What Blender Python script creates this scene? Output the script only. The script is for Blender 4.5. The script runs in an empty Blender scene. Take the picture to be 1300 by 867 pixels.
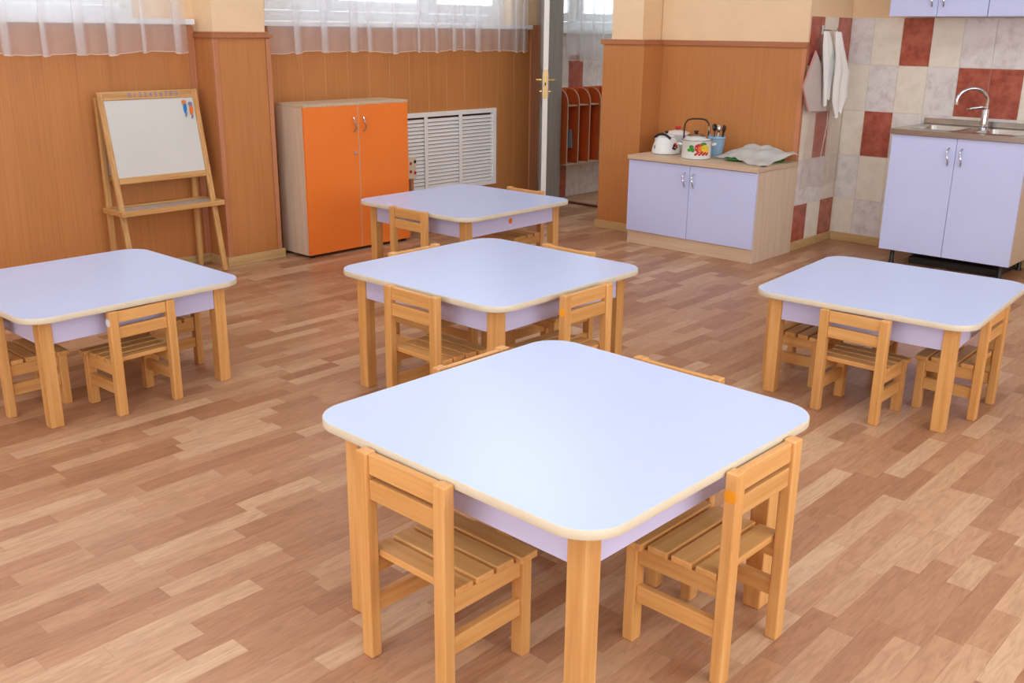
import bpy, bmesh, math, random
from mathutils import Vector, Matrix
random.seed(7)
SC = bpy.context.scene
COL = SC.collection
PI = math.pi

# ------------------------------------------------------------------ camera
cam_d = bpy.data.cameras.new('camera')
cam_d.sensor_width = 36.0
cam_d.lens = 36.0 * 1249.37 / 1300.0
cam_d.clip_start = 0.05
cam = bpy.data.objects.new('camera', cam_d)
COL.objects.link(cam)
_f = Vector((-0.64342796, 0.70391939, -0.30082877))
_r = Vector((0.73577542, 0.6771403, 0.01074931))
_u = Vector((-0.21126993, 0.21442601, 0.95361759))
cam.matrix_world = Matrix(((_r.x, _u.x, -_f.x, 5.92254), (_r.y, _u.y, -_f.y, -6.32004), (_r.z, _u.z, -_f.z, 1.51358), (0, 0, 0, 1)))
SC.camera = cam

# ------------------------------------------------------------------ world, light, exposure
world = bpy.data.worlds.new('world')
SC.world = world
world.use_nodes = True
bg = world.node_tree.nodes['Background']
bg.inputs[0].default_value = (0.86, 0.93, 1.0, 1)
bg.inputs[1].default_value = 3.0
SC.view_settings.view_transform = 'Standard'
SC.view_settings.look = 'None'
SC.view_settings.gamma = 1.0
SC.view_settings.use_curve_mapping = False
SC.view_settings.exposure = -0.08

def area_light(name, loc, target, sx, sy, power, color):
    d = bpy.data.lights.new(name, 'AREA')
    d.shape = 'RECTANGLE'; d.size = sx; d.size_y = sy
    d.energy = power; d.color = color
    o = bpy.data.objects.new(name, d)
    COL.objects.link(o)
    o.location = loc
    v = Vector(target) - Vector(loc)
    o.rotation_euler = v.to_track_quat('-Z', 'Y').to_euler()
    return o
# added fill lights at invented openings in the unseen walls behind the camera
area_light('added_fill_front', (4.6, -8.28, 1.75), (4.6, 0, 1.75), 4.6, 1.5, 41, (0.74, 0.89, 1.0))
area_light('added_fill_right', (8.28, -4.4, 1.75), (0, -4.4, 1.75), 4.6, 1.5, 66, (0.74, 0.89, 1.0))

# ------------------------------------------------------------------ materials
def lin(c):
    c /= 255.0
    return c / 12.92 if c <= 0.04045 else ((c + 0.055) / 1.055) ** 2.4
def rgb(r, g, b):
    return (lin(r), lin(g), lin(b), 1.0)
def base_mat(name, rough=0.5, color=(200, 200, 200), metal=0.0, spec=0.5):
    m = bpy.data.materials.new(name); m.use_nodes = True
    b = m.node_tree.nodes['Principled BSDF']
    b.inputs['Base Color'].default_value = rgb(*color)
    b.inputs['Roughness'].default_value = rough
    b.inputs['Metallic'].default_value = metal
    b.inputs['Specular IOR Level'].default_value = spec
    return m
def N(m, t, **kw):
    n = m.node_tree.nodes.new(t)
    for k, v in kw.items():
        setattr(n, k, v)
    return n
def L(m, a, b):
    m.node_tree.links.new(a, b)
def ramp(m, stops):
    r = N(m, 'ShaderNodeValToRGB')
    el = r.color_ramp.elements
    while len(el) < len(stops):
        el.new(0.5)
    for e, (p, c) in zip(el, stops):
        e.position = p; e.color = rgb(*c)
    return r
def soft(name, color, rough=0.5, amount=6, scale=6.0, bump=0.0, bscale=200, **kw):
    """plain surface with faint mottling"""
    m = base_mat(name, rough, color, **kw)
    b = m.node_tree.nodes['Principled BSDF']
    tc = N(m, 'ShaderNodeTexCoord'); nz = N(m, 'ShaderNodeTexNoise')
    nz.inputs['Scale'].default_value = scale; nz.inputs['Detail'].default_value = 4
    L(m, tc.outputs['Object'], nz.inputs['Vector'])
    cl = lambda d: tuple(max(0, min(255, c + d)) for c in color)
    r = ramp(m, [(0.3, cl(-amount)), (0.7, cl(amount))])
    L(m, nz.outputs['Fac'], r.inputs['Fac']); L(m, r.outputs['Color'], b.inputs['Base Color'])
    if bump:
        n2 = N(m, 'ShaderNodeTexNoise'); n2.inputs['Scale'].default_value = bscale
        L(m, tc.outputs['Object'], n2.inputs['Vector'])
        bp = N(m, 'ShaderNodeBump'); bp.inputs['Strength'].default_value = bump; bp.inputs['Distance'].default_value = 0.002
        L(m, n2.outputs['Fac'], bp.inputs['Height']); L(m, bp.outputs['Normal'], b.inputs['Normal'])
    return m
def wood(name, axis, dark, mid, light, rough=0.45, s=1.0, along=2.0, across=45.0, rnd=True, var=0.09):
    m = base_mat(name, rough)
    b = m.node_tree.nodes['Principled BSDF']
    tc = N(m, 'ShaderNodeTexCoord'); mp = N(m, 'ShaderNodeMapping')
    sc = [across * s] * 3; sc[axis] = along * s
    mp.inputs['Scale'].default_value = sc
    L(m, tc.outputs['Object'], mp.inputs['Vector'])
    nz = N(m, 'ShaderNodeTexNoise'); nz.inputs['Scale'].default_value = 1.0
    nz.inputs['Detail'].default_value = 5; nz.inputs['Roughness'].default_value = 0.6
    if rnd:
        oi = N(m, 'ShaderNodeObjectInfo'); mu = N(m, 'ShaderNodeVectorMath', operation='ADD')
        ml = N(m, 'ShaderNodeMath', operation='MULTIPLY'); ml.inputs[1].default_value = 97.0
        L(m, oi.outputs['Random'], ml.inputs[0]); L(m, mp.outputs['Vector'], mu.inputs[0]); L(m, ml.outputs[0], mu.inputs[1])
        L(m, mu.outputs['Vector'], nz.inputs['Vector'])
    else:
        L(m, mp.outputs['Vector'], nz.inputs['Vector'])
    r = ramp(m, [(0.28, dark), (0.5, mid), (0.72, light)])
    L(m, nz.outputs['Fac'], r.inputs['Fac'])
    if rnd:
        hv = N(m, 'ShaderNodeHueSaturation')
        mr = N(m, 'ShaderNodeMapRange'); mr.inputs['To Min'].default_value = 1 - var; mr.inputs['To Max'].default_value = 1 + var * 0.9
        L(m, oi.outputs['Random'], mr.inputs['Value']); L(m, mr.outputs[0], hv.inputs['Value'])
        L(m, r.outputs['Color'], hv.inputs['Color']); L(m, hv.outputs['Color'], b.inputs['Base Color'])
    else:
        L(m, r.outputs['Color'], b.inputs['Base Color'])
    return m

M = {}
BE = ((203, 142, 78), (217, 158, 93), (227, 173, 110))
for ax, nm in enumerate('xyz'):
    M['beech_' + nm] = wood('beech_' + nm, ax, *BE, rough=0.38)
    M['pine_' + nm] = wood('pine_' + nm, ax, (188, 132, 74), (208, 156, 96), (222, 176, 118), rough=0.45, across=60)
    M['skirt_' + nm] = wood('skirt_' + nm, ax, (196, 158, 104), (210, 174, 120), (220, 188, 138), rough=0.45)
M['panel'] = wood('panel', 2, (190, 122, 66), (198, 130, 73), (205, 138, 80), rough=0.42, across=120, along=2.2, var=0.03)
M['trimwood'] = wood('trimwood', 2, (186, 120, 82), (198, 131, 92), (207, 141, 102), rough=0.4, across=70)
M['trimwood_h'] = wood('trimwood_h', 0, (172, 108, 68), (184, 118, 78), (194, 128, 86), rough=0.4, across=70)
M['jointlight'] = soft('jointlight', (222, 164, 112), 0.5)
M['joint'] = soft('joint', (150, 96, 58), 0.6)
M['peach'] = soft('peach', (245, 211, 171), 0.75, amount=3, bump=0.15, bscale=120)
M['ceil'] = soft('ceil', (240, 238, 232), 0.85, amount=2)
M['lavtop'] = soft('lavtop', (197, 211, 248), 0.28, amount=1, scale=3)
M['lav'] = soft('lav', (206, 213, 252), 0.4, amount=2, scale=3)
M['apron'] = soft('apron', (204, 198, 230), 0.4, amount=2, scale=3)
M['edge'] = soft('edge', (217, 203, 178), 0.45, amount=3, scale=20)
M['orange'] = soft('orange', (250, 131, 47), 0.42, amount=2, scale=3)
M['locker_orange'] = soft('locker_orange', (206, 98, 46), 0.45, amount=3)
M['cream'] = wood('cream', 2, (206, 180, 154), (216, 192, 168), (224, 202, 180), rough=0.5, across=60)
M['creamtop'] = wood('creamtop', 0, (206, 176, 144), (216, 188, 158), (226, 200, 172), rough=0.45, across=60)
M['white'] = soft('white', (232, 232, 230), 0.4, amount=2)
M['grille'] = soft('grille', (244, 240, 238), 0.5, amount=2)
M['pvc'] = soft('pvc', (236, 238, 240), 0.3, amount=1)
M['dark'] = soft('dark', (40, 34, 32), 0.7)
M['black'] = soft('black', (22, 22, 24), 0.35)
M['chrome'] = base_mat('chrome', 0.12, (205, 205, 208), 1.0)
M['steel'] = soft('steel', (186, 182, 176), 0.26, amount=5, metal=1.0, scale=12)
M['brass'] = base_mat('brass', 0.25, (222, 190, 120), 0.9)
M['board'] = soft('board', (214, 212, 208), 0.3, amount=2, scale=3)
M['shelf_lam'] = soft('shelf_lam', (206, 204, 202), 0.2, amount=3)
M['enamel'] = base_mat('enamel', 0.12, (238, 238, 236))
M['red'] = base_mat('red', 0.3, (196, 34, 30))
M['green'] = base_mat('green', 0.35, (60, 176, 40))
M['leaf'] = base_mat('leaf', 0.35, (58, 140, 58))
M['yellow'] = base_mat('yellow', 0.3, (238, 206, 50))
M['fruit_or'] = base_mat('fruit_or', 0.3, (232, 120, 40))
M['blue'] = base_mat('blue', 0.35, (30, 130, 200))
M['skyblue'] = base_mat('skyblue', 0.35, (150, 186, 214))
M['sticker'] = base_mat('sticker', 0.5, (248, 160, 24))
M['digit'] = base_mat('digit', 0.5, (118, 126, 176))
M['cloth'] = soft('cloth', (251, 249, 246), 0.9, amount=2)
M['redpink'] = base_mat('redpink', 0.35, (206, 140, 136))
M['greywood'] = wood('greywood', 2, (140, 132, 122), (152, 144, 134), (164, 156, 146), rough=0.45, across=60)
M['doorwhite'] = soft('doorwhite', (236, 232, 224), 0.35, amount=2)
M['doorgrey'] = wood('doorgrey', 2, (150, 144, 136), (164, 158, 150), (174, 168, 160), rough=0.4, across=60)
M['grout'] = soft('grout', (236, 224, 206), 0.8)
M['lockedge'] = soft('lockedge', (196, 168, 140), 0.5)
def tile_mat(name, a, b_, c, rough=0.18):
    m = base_mat(name, rough)
    b = m.node_tree.nodes['Principled BSDF']
    tc = N(m, 'ShaderNodeTexCoord'); nz = N(m, 'ShaderNodeTexNoise')
    nz.inputs['Scale'].default_value = 14; nz.inputs['Detail'].default_value = 5; nz.inputs['Roughness'].default_value = 0.62
    oi = N(m, 'ShaderNodeObjectInfo'); ml = N(m, 'ShaderNodeMath', operation='MULTIPLY'); ml.inputs[1].default_value = 50
    ad = N(m, 'ShaderNodeVectorMath', operation='ADD')
    L(m, oi.outputs['Random'], ml.inputs[0]); L(m, tc.outputs['Object'], ad.inputs[0]); L(m, ml.outputs[0], ad.inputs[1])
    L(m, ad.outputs['Vector'], nz.inputs['Vector'])
    r = ramp(m, [(0.32, a), (0.52, b_), (0.72, c)])
    L(m, nz.outputs['Fac'], r.inputs['Fac']); L(m, r.outputs['Color'], b.inputs['Base Color'])
    return m
M['tile_beige'] = tile_mat('tile_beige', (234, 222, 204), (241, 231, 216), (245, 237, 225))
M['tile_grey'] = tile_mat('tile_grey', (214, 200, 198), (233, 226, 224), (240, 233, 227))
M['tile_red'] = tile_mat('tile_red', (150, 72, 56), (182, 94, 76), (197, 112, 92))
# floor: printed parquet strips
def floor_mat(name, island):
    m = base_mat(name, 0.33, spec=0.28)
    b = m.node_tree.nodes['Principled BSDF']
    if island:
        rn = N(m, 'ShaderNodeNewGeometry').outputs['Random Per Island']
    else:
        rn = N(m, 'ShaderNodeObjectInfo').outputs['Random']
    tc = N(m, 'ShaderNodeNewGeometry')
    mp = N(m, 'ShaderNodeMapping'); mp.inputs['Scale'].default_value = (46, 6.0, 1)
    ml = N(m, 'ShaderNodeMath', operation='MULTIPLY'); ml.inputs[1].default_value = 61
    ad = N(m, 'ShaderNodeVectorMath', operation='ADD')
    L(m, tc.outputs['Position'], mp.inputs['Vector']); L(m, rn, ml.inputs[0]); L(m, mp.outputs['Vector'], ad.inputs[0]); L(m, ml.outputs[0], ad.inputs[1])
    nz = N(m, 'ShaderNodeTexNoise'); nz.inputs['Scale'].default_value = 1; nz.inputs['Detail'].default_value = 6
    nz.inputs['Roughness'].default_value = 0.6; nz.inputs['Distortion'].default_value = 1.6
    L(m, ad.outputs['Vector'], nz.inputs['Vector'])
    r = ramp(m, [(0.0, (170, 120, 88)), (0.35, (184, 135, 102)), (0.7, (195, 149, 115)), (1.0, (212, 172, 138))])
    L(m, rn, r.inputs['Fac'])
    g = ramp(m, [(0.3, (196, 186, 178)), (0.6, (255, 255, 255))])
    L(m, nz.outputs['Fac'], g.inputs['Fac'])
    mx = N(m, 'ShaderNodeMix', data_type='RGBA', blend_type='MULTIPLY'); mx.inputs['Factor'].default_value = 0.55
    L(m, r.outputs['Color'], mx.inputs['A']); L(m, g.outputs['Color'], mx.inputs['B'])
    L(m, mx.outputs['Result'], b.inputs['Base Color'])
    return m
M['plank'] = floor_mat('plank', False)
M['planks_far'] = floor_mat('planks_far', True)
M['floorbase'] = soft('floorbase', (140, 96, 68), 0.6)
def sheer(name, color, fac, rough=0.9, gloss=False):
    m = bpy.data.materials.new(name); m.use_nodes = True
    nt = m.node_tree; nt.nodes.clear()
    out = N(m, 'ShaderNodeOutputMaterial')
    tr = N(m, 'ShaderNodeBsdfTransparent'); tl = N(m, 'ShaderNodeBsdfTranslucent'); df = N(m, 'ShaderNodeBsdfDiffuse')
    tl.inputs['Color'].default_value = rgb(*color); df.inputs['Color'].default_value = rgb(*color)
    a = N(m, 'ShaderNodeMixShader'); a.inputs[0].default_value = 0.5
    L(m, tl.outputs[0], a.inputs[1]); L(m, df.outputs[0], a.inputs[2])
    top = a
    if gloss:
        gl = N(m, 'ShaderNodeBsdfGlossy'); gl.inputs['Roughness'].default_value = 0.15
        c = N(m, 'ShaderNodeMixShader'); c.inputs[0].default_value = 0.25
        L(m, a.outputs[0], c.inputs[1]); L(m, gl.outputs[0], c.inputs[2]); top = c
    tc = N(m, 'ShaderNodeTexCoord'); nz = N(m, 'ShaderNodeTexNoise'); nz.inputs['Scale'].default_value = 9
    L(m, tc.outputs['Object'], nz.inputs['Vector'])
    mr = N(m, 'ShaderNodeMapRange'); mr.inputs['To Min'].default_value = fac - 0.04; mr.inputs['To Max'].default_value = fac + 0.04
    L(m, nz.outputs['Fac'], mr.inputs['Value'])
    mx = N(m, 'ShaderNodeMixShader')
    L(m, mr.outputs[0], mx.inputs[0]); L(m, tr.outputs[0], mx.inputs[1]); L(m, top.outputs[0], mx.inputs[2])
    L(m, mx.outputs[0], out.inputs['Surface'])
    return m
M['tulle'] = sheer('tulle', (246, 245, 248), 0.40)
M['hem'] = sheer('hem', (250, 240, 230), 0.85)
M['film'] = sheer('film', (226, 206, 200), 0.22, gloss=True)
M['film_thick'] = sheer('film_thick', (226, 214, 210), 0.62, gloss=True)
M['bag'] = soft('bag', (250, 250, 248), 0.35, amount=3)
M['pane'] = bpy.data.materials.new('pane'); M['pane'].use_nodes = True
_nt = M['pane'].node_tree; _nt.nodes.clear()
_o = N(M['pane'], 'ShaderNodeOutputMaterial'); _t = N(M['pane'], 'ShaderNodeBsdfTransparent'); _g = N(M['pane'], 'ShaderNodeBsdfGlossy')
_g.inputs['Roughness'].default_value = 0.02; _m = N(M['pane'], 'ShaderNodeMixShader'); _m.inputs[0].default_value = 0.06
L(M['pane'], _t.outputs[0], _m.inputs[1]); L(M['pane'], _g.outputs[0], _m.inputs[2]); L(M['pane'], _m.outputs[0], _o.inputs['Surface'])

# ------------------------------------------------------------------ geometry helpers
def B(bm, x0, x1, y0, y1, z0, z1, bev=0.0):
    vs = [bm.verts.new((x, y, z)) for z in (z0, z1) for y in (y0, y1) for x in (x0, x1)]
    fs = [(0, 2, 3, 1), (4, 5, 7, 6), (0, 1, 5, 4), (2, 6, 7, 3), (0, 4, 6, 2), (1, 3, 7, 5)]
    faces = [bm.faces.new([vs[i] for i in f]) for f in fs]
    if bev:
        es = list({e for f in faces for e in f.edges})
        bmesh.ops.bevel(bm, geom=es, offset=bev, segments=2, affect='EDGES', profile=0.5)
    return bm
def bx(x0, x1, y0, y1, z0, z1, bev=0.0):
    return B(bmesh.new(), x0, x1, y0, y1, z0, z1, bev)
def obox(bm, o, ex, ey, ez, x0, x1, y0, y1, z0, z1, bev=0.0):
    """box in an own orthonormal basis"""
    n0 = len(bm.verts)
    t = bmesh.new(); B(t, x0, x1, y0, y1, z0, z1, bev)
    mm = Matrix(((ex[0], ey[0], ez[0], o[0]), (ex[1], ey[1], ez[1], o[1]), (ex[2], ey[2], ez[2], o[2]), (0, 0, 0, 1)))
    t.transform(mm)
    me = bpy.data.meshes.new('t'); t.to_mesh(me); t.free()
    bm.from_mesh(me); bpy.data.meshes.remove(me)
    return bm
def tube(bm, pts, r, seg=8, cap=True):
    pts = [Vector(p) for p in pts]
    rings = []
    up = None
    for i, p in enumerate(pts):
        t = (pts[min(i + 1, len(pts) - 1)] - pts[max(i - 1, 0)]).normalized()
        if up is None:
            up = Vector((0, 0, 1)) if abs(t.z) < 0.9 else Vector((1, 0, 0))
        a = t.cross(up).normalized(); b = a.cross(t).normalized(); up = b
        rr = r[i] if isinstance(r, (list, tuple)) else r
        rings.append([bm.verts.new(p + a * rr * math.cos(2 * PI * k / seg) + b * rr * math.sin(2 * PI * k / seg)) for k in range(seg)])
    for q, w in zip(rings, rings[1:]):
        for k in range(seg):
            bm.faces.new((q[k], q[(k + 1) % seg], w[(k + 1) % seg], w[k]))
    if cap:
        bm.faces.new(rings[0][::-1]); bm.faces.new(rings[-1])
    return bm
def lathe(bm, prof, seg=32, c=(0, 0), cap0=True, cap1=False):
    rings = []
    for r, z in prof:
        rings.append([bm.verts.new((c[0] + r * math.cos(2 * PI * k / seg), c[1] + r * math.sin(2 * PI * k / seg), z)) for k in range(seg)])
    for q, w in zip(rings, rings[1:]):
        for k in range(seg):
            bm.faces.new((q[k], q[(k + 1) % seg], w[(k + 1) % seg], w[k]))
    if cap0: bm.faces.new(rings[0][::-1])
    if cap1: bm.faces.new(rings[-1])
    return bm
def prism(bm, poly, mapf, a, b):
    lo = [bm.verts.new(mapf(p[0], p[1], a)) for p in poly]
    hi = [bm.verts.new(mapf(p[0], p[1], b)) for p in poly]
    n = len(poly)
    bm.faces.new(lo[::-1]); bm.faces.new(hi)
    for k in range(n):
        bm.faces.new((lo[k], lo[(k + 1) % n], hi[(k + 1) % n], hi[k]))
    return bm
def obj(name, bm, mat, parent=None, smooth=False, loc=None):
    bmesh.ops.recalc_face_normals(bm, faces=bm.faces)
    me = bpy.data.meshes.new(name); bm.to_mesh(me); bm.free()
    if smooth:
        for p in me.polygons: p.use_smooth = True
        if smooth == 'auto':
            try: me.set_sharp_from_angle(angle=0.7)
            except Exception: pass
    o = bpy.data.objects.new(name, me)
    me.materials.append(M[mat] if isinstance(mat, str) else mat)
    COL.objects.link(o)
    if parent: o.parent = parent
    if loc: o.location = loc
    return o
def link_mesh(name, me, parent, loc=(0, 0, 0)):
    o = bpy.data.objects.new(name, me); COL.objects.link(o); o.parent = parent; o.location = loc
    return o
def tag(o, label, cat, group=None, kind=None):
    o['label'] = label; o['category'] = cat
    if group: o['group'] = group
    if kind: o['kind'] = kind
    return o
def thing(name, label, cat, loc=(0, 0, 0), rz=0.0, group=None):
    o = bpy.data.objects.new(name, None); COL.objects.link(o)
    o.empty_display_size = 0.1
    o.location = loc; o.rotation_euler = (0, 0, rz)
    return tag(o, label, cat, group)
def struct(name, bm, mat, label, cat='wall'):
    return tag(obj(name, bm, mat), label, cat, None, 'structure')
def dup(root, loc, rz, label, group=None):
    r = root.copy(); COL.objects.link(r); r.location = loc; r.rotation_euler = (0, 0, rz)
    r['label'] = label
    if group: r['group'] = group
    for ch in list(root.children):
        if ch.name.startswith('sticker'): continue
        c = ch.copy(); COL.objects.link(c); c.parent = r
        for g in list(ch.children):
            d = g.copy(); COL.objects.link(d); d.parent = c
    return r

# ------------------------------------------------------------------ the room shell
HC = 2.9
floor = struct('floor', bx(-0.3, 8.3, -8.4, 3.3, -0.12, -0.004), 'floorbase', 'wooden strip floor of the whole playroom', 'floor')
ceil = struct('ceiling', bx(-0.3, 8.3, -8.4, 3.3, HC, HC + 0.1), 'ceil', 'plain white ceiling above the playroom', 'ceiling')
# floor strips: nearest 300 as parts, the rest as one part
PW = 0.0735
camxy = Vector((5.92, -6.32))
strips = []
nx = int(8.2 / PW)
for i in range(-2, nx):
    x0 = i * PW + 0.012
    y = -8.3 + random.random() * 0.4
    while y < 3.1:
        ln = random.choice((0.22, 0.3, 0.37, 0.44, 0.44))
        strips.append((x0, y, ln)); y += ln
def seen(x, y):
    d = Vector((x - 5.92254, y + 6.32004, -1.51358))
    z = d.dot(_f)
    if z < 0.3: return None
    u = 650 + 1249.37 * d.dot(_r) / z; v = 433.5 - 1249.37 * d.dot(_u) / z
    return (z if -10 < u < 1310 and v < 880 else None)
near = []
for k, (x0, y, ln) in enumerate(strips):
    z = seen(x0 + PW / 2, y + ln / 2)
    if z: near.append((z, k))
near.sort()
near_ids = {k for _, k in near[:300]}
plank_mesh = {}
G = 0.0004
bmf = bmesh.new()
for k, (x0, y, ln) in enumerate(strips):
    if k in near_ids:
        if ln not in plank_mesh:
            t = bx(0, PW - G, 0, ln - G, -0.004, 0)
            me = bpy.data.meshes.new('plank'); t.to_mesh(me); t.free(); me.materials.append(M['plank'])
            plank_mesh[ln] = me
        link_mesh('plank', plank_mesh[ln], floor, (x0, y, 0))
    elif x0 > -0.2 and y > -8.35:
        B(bmf, x0, x0 + PW - G, y, y + ln - G, -0.004, 0)
o = obj('far_planks', bmf, 'planks_far', floor); o['kind'] = 'stuff'

# left wall (window wall): openings for the two playroom windows and the cloakroom window
wl = bmesh.new()
def wall_x(bm, xa, xb, y0, y1, opens):
    y = y0
    for (a, b, z0, z1) in opens:
        B(bm, xa, xb, y, a, 0, HC)
        B(bm, xa, xb, a, b, 0, z0); B(bm, xa, xb, a, b, z1, HC)
        y = b
    B(bm, xa, xb, y, y1, 0, HC)
WZ0, WZ1 = 1.53, 2.6
wall_x(wl, -0.30, -0.02, -8.4, 0.46, [(-5.3, -3.2, WZ0, WZ1), (-2.32, 0.12, WZ0, WZ1)])
wall_left = struct('wall_left', wl, 'peach', 'peach window wall with wooden panelling below the sills')
def wood_panels(parent, y0, y1, xf, z0, z1, w=0.195, gap=0.0018):
    n = max(1, round((y1 - y0) / w)); w = (y1 - y0) / n
    for k in range(n):
        obj('panel', bx(0, 0.005, 0, w - gap, 0, z1 - z0), 'panel', parent, loc=(xf - 0.005, y0 + k * w, z0))
wood_panels(wall_left, -5.8, -2.87, 0.0, 0.0, 1.525, gap=0.0006)
wood_panels(wall_left, -2.45, 0.345, 0.0, 0.0, 1.525, w=0.2, gap=0.0018)
for k in range(1, 14):
    y_ = -2.45 + k * (0.345 + 2.45) / 14
    obj('joint_strip', bx(-0.004, 0.0009, y_ - 0.0022, y_ + 0.0006, 0.065, 1.52), 'jointlight', wall_left)
obj('backing', bx(-0.02, -0.0055, -8.3, 0.46, 0, 1.52), 'edge', wall_left)
obj('panel', bx(-0.005, 0.0, -8.3, -5.804, 0, 1.525), 'panel', wall_left)
t1 = struct('trim_1', bx(-0.018, 0.012, 0.35, 0.47, 0, 1.565, 0.002), 'trimwood', 'reddish wooden strip ending the panelling beside the open door', 'trim')
t2 = struct('trim_2', bx(-0.018, 0.010, -2.92, -2.874, 0, 1.525, 0.002), 'trimwood', 'upright wooden strip in the corner behind the easel', 'trim')

# pilaster on the left wall
pil = struct('wall_pilaster', bx(-0.02, 0.2, -2.855, -2.475, 0, HC), 'peach', 'peach pillar between the two windows clad in wood below')
obj('panel', bx(-0.015, 0.222, -2.872, -2.856, 0, 1.453, 0.001), 'panel', pil)
obj('panel', bx(0.201, 0.219, -2.84, -2.49, 0, 1.453, 0.001), 'panel', pil)
obj('panel', bx(-0.015, 0.222, -2.474, -2.457, 0, 1.453, 0.001), 'panel', pil)
for y0 in (-2.875, -2.488):
    obj('corner_strip', bx(0.196, 0.226, y0, y0 + 0.033, 0, 1.453, 0.003), 'trimwood', pil)
tp = bmesh.new(); B(tp, -0.015, 0.236, -2.887, -2.442, 1.453, 1.476, 0.003); B(tp, -0.015, 0.222, -2.872, -2.457, 1.476, 1.49, 0.003)
obj('cap', tp, 'trimwood_h', pil)

# back wall (wood panelling with the low cabinet in front) and door pilaster
wb = bmesh.new(); B(wb, 1.42, 2.601, 0.268, 0.91, 0, HC); B(wb, 1.13, 1.415, 0.022, 0.75, 0, HC)
wall_back = struct('wall_back', wb, 'peach', 'peach back wall with wood panelling behind the low cabinet')
for a, b in ((1.45, 1.853), (1.853, 2.256), (2.256, 2.628)):
    obj('panel', bx(a, b - 0.0006, 0.25, 0.268, 0, 1.44), 'panel', wall_back)
obj('panel', bx(1.068, 1.432, 0.0, 0.02, 0, 1.44, 0.001), 'panel', wall_back)
obj('panel', bx(1.432, 1.45, 0.0, 0.268, 0, 1.44, 0.001), 'panel', wall_back)
obj('panel', bx(1.068, 1.088, 0.021, 0.75, 0, 1.44, 0.001), 'panel', wall_back)
obj('filler', bx(1.088, 1.13, 0.03, 0.75, 0, 1.44), 'joint', wall_back)
cap = bmesh.new()
B(cap, 1.05, 1.462, -0.012, 0.022, 1.425, 1.462, 0.003); B(cap, 1.41, 1.462, 0.0215, 0.25, 1.425, 1.462, 0.003)
B(cap, 1.46, 2.642, 0.236, 0.268, 1.425, 1.462, 0.003); B(cap, 1.05, 1.13, 0.022, 0.75, 1.425, 1.462, 0.003)
trim3 = struct('trim_3', cap, 'trimwood_h', 'wooden capping along the top of the back wall panelling', 'trim')
struct('trim_4', bx(2.600, 2.634, 0.248, 0.285, 0, 1.425, 0.003), 'trimwood', 'upright wooden strip where the panelling meets the tiles', 'trim')

# tiled niche: return wall and kitchen wall
TH, TW = 0.3265, 0.2105
wall_niche = struct('wall_niche', bx(2.601, 2.628, 0.268, 0.92, 0, HC), 'peach', 'narrow tiled side wall of the kitchen niche with hanging towels')
wall_kitchen = struct('wall_kitchen', bx(2.6, 8.3, 0.926, 1.2, 0, HC), 'peach', 'kitchen wall with beige and brick red tiles behind the sink')
def tile(parent, mat, x0, x1, y0, y1, z0, z1):
    obj('tile', bx(0, x1 - x0, 0, y1 - y0, 0, z1 - z0, 0.001), mat, parent, loc=(x0, y0, z0))
g = 0.0015
obj('grout', bx(2.628, 2.6295, 0.286, 0.92, 0.0, 1.632), 'grout', wall_niche)
cols_n = [0.286, 0.49, 0.703, 0.918]
pat_n = [['tile_red', 'tile_beige', 'tile_red'], ['tile_grey', 'tile_beige', 'tile_grey'], ['tile_beige', 'tile_red', 'tile_beige'],
         ['tile_grey', 'tile_grey', 'tile_beige'], ['tile_red', 'tile_beige', 'tile_red']]   # rows from the top
for r in range(5):
    z1 = 1.6325 - r * TH; z0 = max(0.0, z1 - TH)
    for c in range(3):
        tile(wall_niche, pat_n[r][c], 2.6295, 2.634, cols_n[c] + g, cols_n[c + 1] - g, z0 + g, z1 - g)
obj('grout', bx(2.634, 5.2, 0.9245, 0.926, 0.0, 1.632), 'grout', wall_kitchen)
cols_k = [2.636, 2.805] + [2.805 + TW * k for k in range(1, 11)]
rk = {(0, 2): 1, (2, 1): 1, (1, 4): 1, (1, 5): 1, (4, 6): 1, (3, 5): 1, (0, 7): 1, (2, 8): 1}
grey = {(0, 0), (0, 4), (1, 1), (1, 3), (2, 2), (2, 5), (3, 0), (3, 3), (4, 1), (2, 3), (0, 5), (4, 4)}
for r in range(5):
    z1 = 1.6325 - r * TH; z0 = max(0.0, z1 - TH)
    for c in range(len(cols_k) - 1):
        mt = 'tile_red' if (r, c) in rk else ('tile_grey' if (r, c) in grey else 'tile_beige')
        tile(wall_kitchen, mt, cols_k[c] + g, cols_k[c + 1] - g, 0.92, 0.9245, z0 + g, z1 - g)

# doorway: wall stub left of the opening, lintel, door frame, cloakroom behind
stub = bmesh.new(); B(stub, -0.3, -0.02, 0.475, 0.76, 0, HC); B(stub, -0.02, 1.14, 0.475, 0.76, 2.12, HC)
struct('wall_doorway', stub, 'peach', 'peach wall stub and lintel around the cloakroom doorway')
fr = bmesh.new(); B(fr, -0.02, 0.02, 0.475, 0.77, 0, 2.08); B(fr, 1.035, 1.066, 0.465, 0.77, 0, 2.08); B(fr, -0.02, 1.066, 0.475, 0.77, 2.08, 2.12)
struct('trim_5', fr, 'doorgrey', 'grey painted frame of the cloakroom doorway', 'trim')
struct('trim_6', bx(0.021, 1.034, 0.72, 0.78, 0.0, 0.012, 0.003), soft('threshold', (104, 46, 30), 0.5), 'dark red threshold strip in the cloakroom doorway', 'trim')
wc = bmesh.new()
B(wc, -0.30, -0.09, 0.77, 0.8, 0, HC); wall_x(wc, -0.30, -0.09, 0.8, 3.3, [(0.85, 2.6, 1.5, 2.6)])
wall_cloak = struct('wall_cloakroom', wc, 'grout', 'tiled cloakroom wall seen through the doorway')
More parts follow.
